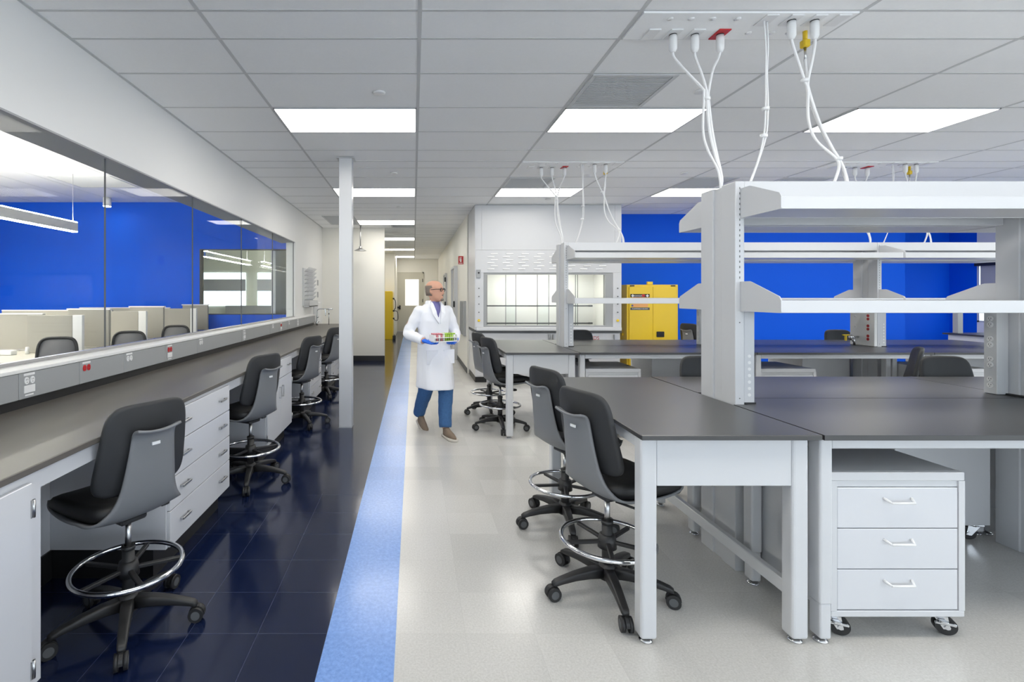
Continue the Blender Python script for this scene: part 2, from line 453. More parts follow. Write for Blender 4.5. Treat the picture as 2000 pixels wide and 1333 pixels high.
for i, (a, b) in enumerate(((396, 480), (503, 530), (534, 562))):  # glowing panes imitate windows behind the viewer, mirrored in the interior pane
    A = P(a, 598, 18.38); B = P(b, 533, 18.38)
    mb = MB(); mb.mi = 0; mb.box(A.x, B.x, 18.37, 18.385, A.z, B.z)
    mb.mi = 1; mb.box(A.x, B.x, 18.35, 18.37, A.z+(B.z-A.z)*0.45, B.z-(B.z-A.z)*0.2)
    struct('window_%d' % (16+i), mb, [M['reflect_e'], M['shade']], 'glowing pane imitating a window reflected in the interior window')
t = solo('wall_raceway', MB().box(-6.9, -3.0, 18.2, 18.38, 0.86, 1.14), M['race'], 'grey rail along the wall seen through the interior window', 'rail', (-5, 18.3, 0.86))

# doors, corridor details
mb = MB()
mb.mi = 0; mb.box(-0.70, 0.37, 20.955, 20.995, 0.01, 2.44)
mb.mi = 1; mb.box(-0.36, 0.215, 20.950, 20.956, 1.09, 2.20)
d = struct('door_1', mb, [M['door'], M['doorlite']], 'taupe door with a lit glass panel at the corridor end')
struct('trim_5', MB().box(0.37, 0.42, 20.94, 21.0, 0, 2.50).box(-0.75, 0.42, 20.94, 21.0, 2.44, 2.50), M['door'], 'frame of the corridor door')
for z in (0.3, 1.3, 2.15):
    part('hinge', MB().box(0.365, 0.395, 20.925, 20.95, z-0.07, z+0.07), M['kick'], d, label='black hinge')
part('door_handle', MB().box(-0.72, -0.58, 20.86, 20.90, 0.98, 1.05, 0.01).box(-0.61, -0.55, 20.88, 20.952, 0.93, 1.10, 0.005), M['kick'], d, label='black door handle')
struct('trim_6', MB().box(-0.8, 1.02, 20.90, 20.94, 0, 0.015), M['steel'], 'metal threshold of the corridor door')
for i, (y, w) in enumerate(((11.65, 0.085), (15.3, 0.06))):
    mb = MB().box(1.03-w, 1.03, y, y+0.05, 0, 2.2)
    mb.box(1.03-w, 1.03, y+0.95, y+1.0, 0, 2.2).box(1.03-w, 1.03, y+0.05, y+0.95, 2.15, 2.2)
    struct('trim_%d' % (7+i), mb, M['white'], 'white frame of a corridor side door')
    dd = struct('door_%d' % (2+i), MB().box(1.005, 1.03, y+0.05, y+0.95, 0.01, 2.15), M['cream'], 'side door in the corridor, tinted as warmly lit')
    for z in ((1.25, 2.0) if i else (1.3,)):
        part('hinge', MB().box(1.03-w-0.02, 1.03-w+0.02, y-0.02, y, z-0.07, z+0.07), M['kick'], dd, label='black hinge')

# sign on the corridor wall
t = thing('fire_extinguisher_sign', 'red projecting sign with a white extinguisher symbol on corridor wall', 'sign', (1.03, 10.3, 2.15))
part('sign_plate', MB().box(0.925, 1.03, 10.30, 10.304, 2.148, 2.318), M['red'], t, True)
mb = MB()
mb.box(0.962, 0.990, 10.297, 10.30, 2.195, 2.262); mb.box(0.969, 0.983, 10.297, 10.30, 2.262, 2.285)
mb.box(0.955, 0.997, 10.297, 10.30, 2.285, 2.292); mb.box(0.948, 0.953, 10.297, 10.30, 2.22, 2.29)
mb.box(0.94, 1.012, 10.297, 10.30, 2.165, 2.176)
part('symbol', mb, M['plastic'], t, True, 'white fire extinguisher symbol')
t = thing('wall_cabinet', 'slim grey metal cabinet on the wall left of the fume hood', 'cabinet', (1.03, 10.1, 0.70))
part('body', MB().box(0.985, 1.03, 9.75, 10.6, 0.70, 1.39, 0.003), M['alu'], t, True)
for y in (9.95, 10.2, 10.4): part('rib', MB().box(0.975, 0.985, y, y+0.03, 0.72, 1.37), M['race'], t, True)

# yellow cabinet in the alcove
t = thing('safety_cabinet', 'tall yellow safety cabinet in the far alcove, seen from its side', 'cabinet', (-1.1, 17.4, 0))
part('body', MB().box(-1.25, -0.735, 17.0, 17.85, 0.0, 1.66, 0.01), M['yellow'], t, True)
part('door', MB().box(-0.735, -0.715, 17.02, 17.83, 0.06, 1.62, 0.004), M['yellow'], t, True)
for z in (1.40, 0.98, 0.72):
    part('latch', MB().box(-0.715, -0.66, 17.0, 17.05, z-0.025, z+0.03, 0.006), M['kick'], t, True, 'black latch')
part('handle', MB().tube(spline([(-0.70,17.02,1.40),(-0.63,17.0,1.33),(-0.62,17.0,1.1),(-0.67,17.0,1.0),(-0.56,17.0,0.95),(-0.54,17.0,0.7),(-0.62,17.0,0.66),(-0.70,17.02,0.72)]), 0.012), M['kick'], t, True, 'black curved handle')
part('foot', MB().box(-0.72, -0.62, 17.0, 17.1, 0.0, 0.14, 0.01), M['kick'], t, True)

# column
t = thing('support_column', 'square white support column standing on the navy floor', 'column', (-0.77, 5.67, 0))
part('shaft', MB().box(-0.843, -0.698, 5.60, 5.745, 0.0, CEIL-0.004, 0.004), M['white'], t, True)
part('base_trim', MB().box(-0.846, -0.695, 5.597, 5.748, 0.0, 0.008), M['steel'], t, True)
part('ceiling_collar', MB().box(-0.87, -0.67, 5.575, 5.77, CEIL-0.012, CEIL-0.004), M['tbar'], t, True)

# emergency shower
t = thing('emergency_shower', 'chrome emergency shower head hanging from ceiling before the end wall', 'shower', (-1.18, 11.0, CEIL))
part('pipe', MB().cyl((-1.18,11,2.58),(-1.18,11,CEIL-0.002),0.014).cyl((-1.18,11,CEIL-0.015),(-1.18,11,CEIL-0.002),0.035), M['steel'], t, True)
part('shower_head', MB().lathe([(0.02,0.10),(0.03,0.09),(0.035,0.06),(0.06,0.045),(0.125,0.012),(0.132,0.0),(0.11,-0.004),(0.02,-0.012)], (-1.18,11,2.49)), M['steel'], t, True)

# ------------------------------------------------------------------ ceiling fittings
def light_panel(x0, y0, label):
    t = thing('ceiling_light', label, 'ceiling light', (x0+0.61, y0+0.305, CEIL), 0, 'ceiling light panels')
    mb = MB()
    a, b, c, e = x0+0.012, x0+1.207, y0+0.010, y0+0.60
    mb.box(a, b, c, c+0.008, CEIL-0.010, CEIL+0.002).box(a, b, e-0.008, e, CEIL-0.010, CEIL+0.002)
    mb.box(a, a+0.008, c, e, CEIL-0.010, CEIL+0.002).box(b-0.008, b, c, e, CEIL-0.010, CEIL+0.002)
    part('frame', mb, M['white'], t, True)
    part('diffuser', MB().box(a+0.008, b-0.008, c+0.008, e-0.008, CEIL-0.008, CEIL+0.001), M['panel_e'], t, True, 'glowing white diffuser')
near = {-1: 'behind the viewer', 0: 'nearest', 1: 'second nearest'}
names_r = ['nearest lit panel', 'second lit panel', 'third lit panel, just before the corridor', 'fourth lit panel, first over the corridor', 'fifth lit panel over the corridor', 'farthest lit panel, before the corridor door']
for k in range(6):
    light_panel(-1.185, ROW0+3.048*k, 'ceiling light over the aisle: ' + names_r[k])
light_panel(-1.185, ROW0-3.048, 'ceiling light over the aisle, above the viewer')
for xx, nm in ((1.253, 'in the file above the left ends of the tables'), (3.691, 'in the second file right of the aisle'), (6.13, 'in the third file right of the aisle'), (8.568, 'in the fourth file right of the aisle')):
    for k in (-1, 0, 1):
        light_panel(xx, ROW0+3.048*k, 'ceiling light ' + ('near panel ' if k == 0 else ('far panel ' if k == 1 else 'rearmost panel ')) + nm)

def vent(x0, x1, y0, y1, z, label):
    t = thing('ceiling_vent', label, 'air vent', ((x0+x1)/2, (y0+y1)/2, z), 0, 'ceiling air vents')
    part('frame', MB().box(x0, x1, y0, y0+0.03, z-0.008, z+0.003).box(x0, x1, y1-0.03, y1, z-0.008, z+0.003).box(x0, x0+0.03, y0+0.03, y1-0.03, z-0.008, z+0.003).box(x1-0.03, x1, y0+0.03, y1-0.03, z-0.008, z+0.003), M['grille'], t, True)
    mb = MB(); mb.mi = 0; mb.box(x0+0.03, x1-0.03, y0+0.03, y1-0.03, z-0.002, z+0.003)
    mb.mi = 1
    n = int((x1-x0-0.06)/0.024)
    for i in range(n):
        for q in range(int((y1-y0-0.06)/0.024)):
            pass
    m_ = int((y1-y0-0.06)/0.02)
    for q in range(m_):
        yq = y0+0.035+q*0.02
        mb.box(x0+0.035, x1-0.035, yq, yq+0.008, z-0.0055, z-0.002)
    part('grille', mb, [M['grille2'], M['grille']], t, True)
vent(1.27, 1.88, 3.51, 4.115, CEIL, 'grey ceiling vent before the nearest light over the tables')
vent(1.27, 1.88, 6.56, 7.165, CEIL, 'grey ceiling vent over the second island')
vent(-1.80, -1.19, 9.70, 10.86, CEIL, 'grey ceiling vent near the end of the counter')
vent(3.70, 4.31, 6.56, 7.165, CEIL, 'grey ceiling vent left above the far shelving')
vent(4.95, 5.56, 6.56, 7.165, CEIL, 'grey ceiling vent right above the far shelving')
vent(-0.5, 0.02, 10.9, 11.3, CEIL, 'grey ceiling vent after the third aisle light')
vent(-6.3, -5.2, 8.5, 9.4, 3.55, 'grey vent in the office ceiling')
for x, y, l in ((-0.264, 3.82, 'round white ceiling cap before the nearest aisle light'), (-0.254, 6.32, 'round white ceiling cap before the second aisle light'),
                (-0.26, 8.71, 'round white ceiling cap before the third aisle light'), (2.19, 3.80, 'round white ceiling cap behind the white cords'),
                (3.44, 6.32, 'round white ceiling cap above the first shelving post'), (2.17, 8.02, 'round white ceiling cap in front of the fume hood'),
                (2.25, 6.45, 'round white ceiling cap left of the data cables over second island')):
    t = solo('sprinkler_cap', MB().lathe([(0.046, 0.0), (0.046, -0.006), (0.036, -0.012), (0.005, -0.013)], (x, y, CEIL-0.001)), M['plastic'], l, 'sprinkler', (x, y, CEIL), 'ceiling caps')

# ------------------------------------------------------------------ left worktop, cabinets
t = thing('worktop', 'long grey worktop running under the glass wall', 'worktop', (-1.64, 4.5, 0.89))
part('slab', MB().box(-2.0, -1.28, -1.6, 9.952, 0.889, 0.914, 0.003).box(-2.098, -1.28, 9.953, 10.32, 0.889, 0.914, 0.003), M['counter'], t, True)
part('curb', MB().box(-2.098, -2.0, -1.6, 9.95, 0.889, 0.962), M['kick'], t, True, 'black upstand along the wall')
part('end_block', MB().box(-2.099, -1.975, 8.95, 9.94, 0.963, 1.098, 0.002), M['alu'], t, True)

t = thing('power_raceway', 'grey power raceway with sockets mounted above the worktop', 'raceway', (-2.03, 4.0, 0.963))
seams = [-1.5, -0.5, 0.6, 1.6, 2.48, 2.93, 3.38, 3.94, 4.52, 5.68, 6.82, 7.27, 7.74, 8.30, 8.94]
for i in range(len(seams)-1):
    part('cover', MB().box(-2.099, -1.970, seams[i]+0.0015, seams[i+1]-0.0015, 0.964, 1.098, 0.003), M['race'], t, True)
def socket(y, mat, data, parent):
    mb = MB()
    for dy in (-0.019, 0.019):
        poly = [(y+dy+0.0155*math.cos(a*PI/8)*(1.0 if abs(math.cos(a*PI/8)) < .8 else 0.92), 1.055+0.0185*math.sin(a*PI/8)) for a in range(16)]
        mb.prism(poly, 'x', -1.970, -1.966)
    o = part('socket', mb, M[mat], parent, True, 'red double socket' if mat == 'red' else 'white double socket')
    mb = MB()
    for dy in (-0.019, 0.019):
        mb.box(-1.966, -1.9655, y+dy-0.006, y+dy-0.004, 1.056, 1.064); mb.box(-1.966, -1.9655, y+dy+0.004, y+dy+0.006, 1.056, 1.064)
        mb.box(-1.966, -1.9655, y+dy-0.002, y+dy+0.002, 1.045, 1.049)
    part('slots', mb, M['kick'], o, True)
    part('label_strip', MB().box(-1.970, -1.969, y-0.036, y+0.036, 1.080, 1.092), M['plastic'], parent, True)
    if data:
        part('data_plate', MB().box(-1.970, -1.966, y-0.036, y+0.036, 0.992, 1.030, 0.001), M['plastic'], parent, True, 'white data plate')
        part('label_strip', MB().box(-1.970, -1.969, y-0.028, y+0.028, 0.977, 0.985), M['plastic'], parent, True)
for y, mt, dt in ((2.545, 'plastic', 1), (2.99, 'red', 0), (3.44, 'plastic', 0), (4.01, 'red', 1), (4.60, 'plastic', 0), (5.775, 'plastic', 1), (6.95, 'plastic', 0), (7.38, 'red', 1), (7.85, 'plastic', 0), (8.45, 'plastic', 1)):
    socket(y, mt, dt, t)

FX = -1.30
def bar_handle(mb, y, z, w=0.10, vert=False):
    if vert:
        mb.box(FX+0.014, FX+0.035, y-0.005, y+0.005, z-w/2, z-w/2+0.010).box(FX+0.014, FX+0.035, y-0.005, y+0.005, z+w/2-0.01, z+w/2).box(FX+0.029, FX+0.037, y-0.006, y+0.006, z-w/2, z+w/2, 0.002)
    else:
        mb.box(FX+0.014, FX+0.035, y-w/2, y-w/2+0.010, z-0.005, z+0.005).box(FX+0.014, FX+0.035, y+w/2-0.01, y+w/2, z-0.005, z+0.005).box(FX+0.029, FX+0.037, y-w/2, y+w/2, z-0.007, z+0.007, 0.002)
    return mb
def base_cabinet(name, label, y0, y1, kind, group):
    t = thing(name, label, 'cabinet', (-1.64, (y0+y1)/2, 0), 0, group)
    part('body', MB().box(-1.98, FX-0.004, y0+0.001, y1-0.001, 0.15, 0.888), M['white2'], t, True)
    part('plinth', MB().box(-1.96, FX-0.07, y0+0.002, y1-0.002, 0.0, 0.15), M['kick'], t, True)
    def drawer(z0, z1, n=2):
        o = part('drawer', MB().box(FX-0.004, FX+0.014, y0+0.012, y1-0.012, z0+0.0025, z1-0.0025, 0.002), M['white2'], t, True)
        L = y1-y0
        for fy in ((0.2, 0.82) if n == 2 else (0.5,)):
            part('handle', bar_handle(MB(), y0+L*fy, (z0+z1)/2+0.01), M['steel'], o, True, 'steel bar handle')
    def door(a, b, z0, z1, side):
        o = part('door', MB().box(FX-0.004, FX+0.014, a, b, z0+0.0025, z1-0.0025, 0.002), M['white2'], t, True)
        hy = a+0.045 if side > 0 else b-0.045
        part('handle', bar_handle(MB(), hy, z1-0.13, 0.11, True), M['steel'], o, True, 'steel bar handle')
        ey = b+0.002 if side > 0 else a-0.002
        for z in (z0+0.07, z1-0.09):
            part('hinge', MB().box(FX+0.013, FX+0.018, ey-0.010, ey+0.008, z-0.03, z+0.03).cyl((FX+0.018, ey, z-0.03), (FX+0.018, ey, z+0.03), 0.005, n=10), M['steel'], o, True, 'steel hinge')
    if kind == 'd4':
        zs = [0.868, 0.692, 0.513, 0.346, 0.155]
        for i in range(4): drawer(zs[i+1], zs[i])
    elif kind == 'mix':
        drawer(0.692, 0.868)
        m_ = (y0+y1)/2
        door(y0+0.012, m_-0.002, 0.155, 0.692, -1); door(m_+0.002, y1-0.012, 0.155, 0.692, 1)
    else:
        door(y0+0.012, y1-0.062, 0.155, 0.858, 1)
    return t
base_cabinet('base_cabinet', 'white hinged base cabinet at the near left corner of the worktop', 0.90, 1.737, 'door', 'base cabinets under the worktop')
base_cabinet('drawer_cabinet', 'white four drawer cabinet beside the nearest left stool', 2.61, 3.48, 'd4', 'base cabinets under the worktop')
base_cabinet('base_cabinet', 'white cabinet with drawer over doors behind second left stool', 4.36, 5.25, 'mix', 'base cabinets under the worktop')
base_cabinet('drawer_cabinet', 'white four drawer cabinet between third and fourth left stools', 6.14, 6.93, 'd4', 'base cabinets under the worktop')
base_cabinet('drawer_cabinet', 'white drawer cabinet behind the fourth left stool', 7.74, 8.60, 'd4', 'base cabinets under the worktop')
base_cabinet('sink_cabinet', 'white base cabinet under the tap at the worktop end', 8.62, 10.30, 'mix', 'base cabinets under the worktop')
for y0, y1, l in ((1.737, 2.61, 'knee space under the worktop at the nearest left stool'), (3.48, 4.36, 'knee space under the worktop at the second left stool'), (5.25, 6.14, 'knee space under the worktop at the third left stool'), (6.93, 7.74, 'knee space under the worktop at the fourth left stool')):
    t = thing('knee_space_frame', 'white ' + l, 'cabinet', (-1.6, (y0+y1)/2, 0), 0, 'knee spaces under the worktop')
    part('apron', MB().box(FX-0.03, FX-0.010, y0+0.001, y1-0.001, 0.815, 0.888), M['white2'], t, True)
    part('back_panel', MB().box(-1.93, -1.91, y0+0.001, y1-0.001, 0.15, 0.815), M['white2'], t, True)
    part('plinth', MB().box(-1.93, -1.90, y0+0.002, y1-0.002, 0.0, 0.15), M['kick'], t, True)

# peg rack, wall plates, tap
t = thing('drying_rack', 'stainless steel peg drying rack on the wall at the worktop end', 'drying rack', (-2.10, 9.8, 1.28))
part('board', MB().box(-2.099, -2.08, 9.38, 10.22, 1.30, 2.02, 0.003), M['grille'], t, True)
pegme = MB().tube([(-2.08,0,0),(-2.05,0,0.02),(-1.985,0,0.085)], 0.006, 8).mesh('peg', M['grille'])
for r in range(8):
    for c in range(8):
        link('peg', pegme, t, Vector((0, 9.46+c*0.098, 1.41+r*0.078)) - origin(t))
part('drip_tray', MB().box(-2.08, -1.97, 9.40, 10.20, 1.285, 1.30).box(-1.975, -1.97, 9.40, 10.20, 1.285, 1.40).box(-2.08, -1.97, 10.195, 10.20, 1.285, 1.40), M['grille'], t, True)
for y, z in ((10.85, 1.78), (10.85, 1.52)):
    solo('wall_switch', MB().box(-2.10, -2.088, y-0.05, y+0.05, z-0.06, z+0.06, 0.004), M['alu'], ('upper' if z > 1.6 else 'lower') + ' grey switch plate right of the peg drying rack', 'switch', (-2.10, y, z), 'switch plates by the peg rack')
solo('towel_dispenser', MB().box(-2.10, -2.0, 10.4, 10.7, 0.94, 1.36, 0.01), M['plastic'], 'white towel dispenser on the wall behind the tap', 'dispenser', (-2.05, 10.55, 0.94))
t = thing('lab_tap', 'chrome gooseneck tap at the far end of the worktop', 'tap', (-1.9, 9.75, 0.914))
part('spout', MB().tube(spline([(-1.90,9.75,0.914),(-1.90,9.75,1.15),(-1.89,9.75,1.21),(-1.85,9.75,1.235),(-1.77,9.75,1.235),(-1.735,9.75,1.21),(-1.73,9.75,1.10)]), 0.010), M['chrome'], t, True)
part('body', MB().cyl((-1.90,9.75,0.914),(-1.90,9.75,0.99),0.022), M['chrome'], t, True)
part('lever', MB().cyl((-1.90,9.75,0.965),(-1.84,9.70,0.99),0.007).cyl((-1.90,9.75,1.06),(-1.86,9.70,1.08),0.008), M['chrome'], t, True)
part('wash_stand', MB().cyl((-1.70,9.95,0.914),(-1.70,9.95,1.23),0.008).cyl((-1.80,9.95,1.23),(-1.62,9.95,1.23),0.012).cyl((-1.70,9.95,1.12),(-1.70,9.95,1.20),0.014), M['chrome'], t, True)

# ------------------------------------------------------------------ stools
def make_stool():
    t = thing('lab_stool', 'stool', 'stool')
    prof = [(.225,.560,.15),(.212,.534,.188),(.16,.517,.207),(.08,.506,.215),(0,.502,.218),(-.09,.505,.215),(-.155,.518,.208),(-.20,.545,.185),(-.228,.59,.148),(-.246,.65,.124),(-.260,.72,.112),(-.271,.79,.103),(-.280,.855,.096),(-.288,.892,.094),(-.304,.912,.095),(-.332,.920,.095)]
    pr = spline([Vector(p) for p in prof], 3)
    bm_ = MB(); bm = bm_.bm
    n = 14; rows = []
    for i, p in enumerate(pr):
        a = pr[max(i-1,0)]; b = pr[min(i+1,len(pr)-1)]
        tx, tz = b.x-a.x, b.y-a.y
        l = math.hypot(tx, tz); nx, nz = tz/l, -tx/l           # inner side normal
        row = []
        seatness = max(0.0, min(1.0, (p.x+0.20)/0.10))
        for k in range(n+1):
            s = -1 + 2*k/n
            lift = 0.040*seatness*abs(s)**2.6 + 0.014*(1-seatness)*s*s
            row.append(bm.verts.new((p.x+nx*lift, p.z*s, p.y+nz*lift)))
        rows.append(row)
    for i in range(len(rows)-1):
        for k in range(n):
            bm.faces.new((rows[i][k], rows[i][k+1], rows[i+1][k+1], rows[i+1][k]))
    bmesh.ops.recalc_face_normals(bm, faces=bm.faces)
    bmesh.ops.solidify(bm, geom=list(bm.faces), thickness=0.011)
    for f in bm.faces: f.smooth = True
    fwd = Matrix.Translation((0.09,0,0))
    part('seat_shell', bm_.xform(fwd), M['shell'], t)
    def sup(a, e=4.5):
        c, s = math.cos(a), math.sin(a)
        return math.copysign(abs(c)**(2/e), c), math.copysign(abs(s)**(2/e), s)
    rings = []
    for sc, z in ((.86,.518),(.96,.535),(1,.556),(.985,.578),(.93,.593),(.82,.600),(.5,.598),(.02,.596)):
        ring = []
        for k in range(44):
            u, v = sup(2*PI*k/44)
            x = .012 + .222*sc*u; y = .215*sc*v*(1-0.10*max(0,-u)) 
            zz = z + 0.014*(abs(v)*sc)**3 - 0.028*max(0,(x-.08)/.14)**2
            ring.append((x, y, zz))
        rings.append(ring)
    part('seat_pad', MB().loft(rings).xform(fwd), M['seatpad'], t)
    rings = []
    for sc, dx in ((.02,.018),(.6,.018),(.90,.017),(.965,.013),(1,.004),(1,-.008),(.975,-.015),(.93,-.017),(.5,-.018),(.02,-.018)):
        ring = []
        for k in range(48):
            u, v = sup(2*PI*k/48, 5.5)
            z = .834 + .196*sc*v
            f = (z-.638)/.392
            hw = .213 - .036*f
            y = hw*sc*u
            x = -.196 - .072*f - 0.008*math.sin(PI*min(1,max(0,f))) + .036*(y/.2)**2 + dx
            ring.append((x, y, z))
        rings.append(ring)
    part('back_pad', MB().loft(rings).xform(fwd), M['pad'], t)
    part('back_bracket', MB().box(-.276, -.232, -.045, .045, .77, .86, .006).xform(fwd), M['nylon'], t)
    part('brand_plate', MB().box(-.2995, -.2935, -.018, .018, .848, .861).xform(fwd), M['plastic'], t, label='small white plate on the back')
    part('mechanism', MB().box(-.05, .12, -.06, .06, .476, .503, .008), M['nylon'], t)
    part('lever', MB().cyl((0,-.06,.478),(.06,-.20,.470),.006,n=10).box(.04,.085,-.235,-.185,.455,.478,.008), M['nylon'], t)
    part('gas_rod', MB().cyl((0,0,.33),(0,0,.475),.0135), M['steel'], t)
    part('column_sleeve', MB().cyl((0,0,.10),(0,0,.345),.0255).cyl((0,0,.345),(0,0,.362),.0285), M['nylon'], t)
    ring = [(.222*math.cos(2*PI*k/64), .222*math.sin(2*PI*k/64), .268) for k in range(64)]
    fr = part('foot_ring', MB().tube(ring, .0115, 10, True), M['chrome'], t, label='chrome foot ring')
    mb = MB().lathe([(.0262,.225),(.046,.228),(.044,.262),(.038,.292),(.0262,.295)])
    for k in range(5):
        a = 2*PI*k/5+0.35
        mb.box(.035, .214, -.011, .011, .250, .266, .003, mat=Matrix.Rotation(a, 4, 'Z'))
    part('ring_hub', mb, M['nylon'], fr)
    part('base_hub', MB().lathe([(.030,.070),(.042,.075),(.044,.120),(.036,.148),(.0262,.150)]), M['nylon'], t)
    legme = MB()
    rs = []
    for r, zc, hw, hh in ((.030,.108,.027,.028),(.10,.110,.025,.024),(.18,.103,.0215,.019),(.25,.090,.019,.0145),(.282,.082,.018,.013),(.297,.076,.014,.009)):
        ring = []
        for k in range(12):
            u, v = sup(2*PI*k/12+PI/12, 5)
            ring.append((r, hw*u, zc+hh*v))
        rs.append(ring)
    lm = legme.loft(rs).mesh('leg', M['nylon'])
    cm_ = MB()
    cm_.cyl((.285,0,.050),(.285,0,.078),.008,n=10)
    for s in (-1, 1):
        y0, y1 = s*.009, s*.025
        cm_.mi = 0; cm_.cyl((.295,y0,.0335),(.295,y1,.0335),.0330,n=24)
        cm_.mi = 1; cm_.cyl((.295,y1,.0335),(.295,y1+s*.0012,.0335),.020,n=18)
    cm_.mi = 0
    hood = [(.295+.035*math.cos(a), .0345+.035*math.sin(a)) for a in [PI*k/10 for k in range(11)]]
    cm_.prism(hood, 'y', -.008, .008)
    cme = cm_.mesh('caster', [M['black'], M['dgrey']])
    for k in range(5):
        l = link('leg', lm, t, (0,0,0), 2*PI*k/5)
        link('caster', cme, l)
    return t
proto = make_stool()
first = [True]
def stool(x, y, face, base, label, group, dz=0.0):
    """face: heading of the seat front in degrees from +X; base: heading of one star arm"""
    global proto
    o = proto if first[0] else copy_tree(proto)
    first[0] = False
    o.location = (x, y, 0); o.rotation_euler = (0, 0, math.radians(face))
    i = 0
    for ch in o.children:
        if ch.name.split('.')[0] == 'leg':
            ch.rotation_euler = (0, 0, math.radians(base - face) + 2*PI*i/5); i += 1
    o['label'] = label; o['group'] = group
    return o
G1 = 'stools along the worktop'; G2 = 'stools at the table islands'
stool(-1.287, 2.24, 180-30, -65, 'grey backed lab stool nearest the camera at the left worktop', G1)
stool(-1.307, 3.98, 180-25, -78, 'second lab stool from the camera along the left worktop', G1)
stool(-1.30, 5.77, 180-25, -60, 'third lab stool along the left worktop, just before the white column', G1)
stool(-1.30, 7.38, 180-24, -70, 'fourth lab stool at the left worktop, half behind the white column', G1)
stool(0.97, 2.49, 20, -96, 'nearest lab stool at the left end of the front table island', G2)
stool(0.985, 3.23, 20, -170, 'lab stool behind the nearest one at the front island end', G2)
stool(0.97, 5.58, 18, -93, 'nearer lab stool at the left end of the second island', G2)
stool(0.955, 6.30, 18, -165, 'farther lab stool at the left end of the second island', G2)
stool(2.20, 3.62, -90, -60, 'lab stool behind the front island, its top left of the near post', G2)
stool(4.02, 3.62, -92, -80, 'lab stool facing the camera behind the front island near right post', G2)
stool(4.38, 4.53, 142, -80, 'lab stool turned sideways between the islands, at the right', G2)
stool(2.235, 6.58, -90, -60, 'lab stool behind the second island in front of the fume hood', G2)
stool(5.76, 6.60, -90, -60, 'lab stool behind the second island before the blue wall', G2)
stool(4.76, 8.38, 20, -100, 'lab stool right beside the yellow flammables cabinet', G2)

# ------------------------------------------------------------------ table islands
TT, TB = 0.902, 0.880
def feet(t, spots):
    for x, y in spots:
        part('levelling_foot', MB().lathe([(0.028,0.0),(0.028,0.006),(0.018,0.012),(0.008,0.014),(0.008,0.03)], (x,y,0)), M['chrome'], t, True, 'chrome levelling foot')
def end_table(y0, label):
    t = thing('lab_table', label, 'table', (1.335, y0+0.75, 0), 0, 'lab tables')
    part('tabletop', MB().box(0.955, 1.714, y0, y0+1.50, TB, TT, 0.003), M['top'], t, True, 'black tabletop')
    sp = []
    for x in (0.966, 1.610):
        for y in (y0+0.03, y0+1.40):
            part('leg', MB().box(x, x+0.07, y, y+0.07, 0.022, TB, 0.012, 3), M['white'], t, True); sp.append((x+0.035, y+0.035))
    for y in (y0+0.045, y0+1.435):
        part('apron', MB().box(1.036, 1.610, y-0.009, y+0.015, 0.676, TB, 0.002), M['white'], t, True)
    for x in (0.975, 1.640):
        part('side_rail', MB().box(x, x+0.03, y0+0.10, y0+1.40, 0.825, TB, 0.002), M['white'], t, True)
    part('stretcher', MB().box(1.628, 1.662, y0+0.10, y0+1.40, 0.175, 0.235, 0.004), M['white'], t, True)
    feet(t, sp)
def bench_table(x0, y0, front, nl, nr, label):
    w, dp = 1.824, 0.757
    t = thing('lab_table', label, 'table', (x0+w/2, y0+dp/2, 0), 0, 'lab tables')
    x1, y1 = x0+w, y0+dp
    nd = 0.165
    if front: poly = [(x0,y0),(x1,y0),(x1,y1-nd),(x1-nr,y1-nd),(x1-nr,y1),(x0+nl,y1),(x0+nl,y1-nd),(x0,y1-nd)]
    else: poly = [(x0+nl,y0),(x1-nr,y0),(x1-nr,y0+nd),(x1,y0+nd),(x1,y1),(x0,y1),(x0,y0+nd),(x0+nl,y0+nd)]
    part('tabletop', MB().prism(poly, 'z', TB, TT), M['top'], t, True, 'black tabletop')
    yf = y0+0.03 if front else y1-0.10
    yb = y1-0.30 if front else y0+0.23
    sp = []
    for x in (x0+0.006, x1-0.060):
        for y in (yf, yb):
            part('leg', MB().box(x, x+0.054, y, y+0.07, 0.17, TB, 0.010, 3).box(x+0.003, x+0.051, y+0.003, y+0.067, 0.022, 0.175, 0.009, 3), M['white'], t, True)
            sp.append((x+0.027, y+0.035))
        a, b = min(yf, yb)+0.07, max(yf, yb)
        part('end_rail', MB().box(x+0.008, x+0.046, a, b, 0.825, TB, 0.003), M['white'], t, True)
    for y in (yf, yb):
        part('rail', MB().box(x0+0.060, x1-0.060, y+0.005, y+0.045, 0.835, TB, 0.003), M['white'], t, True)
    feet(t, sp)

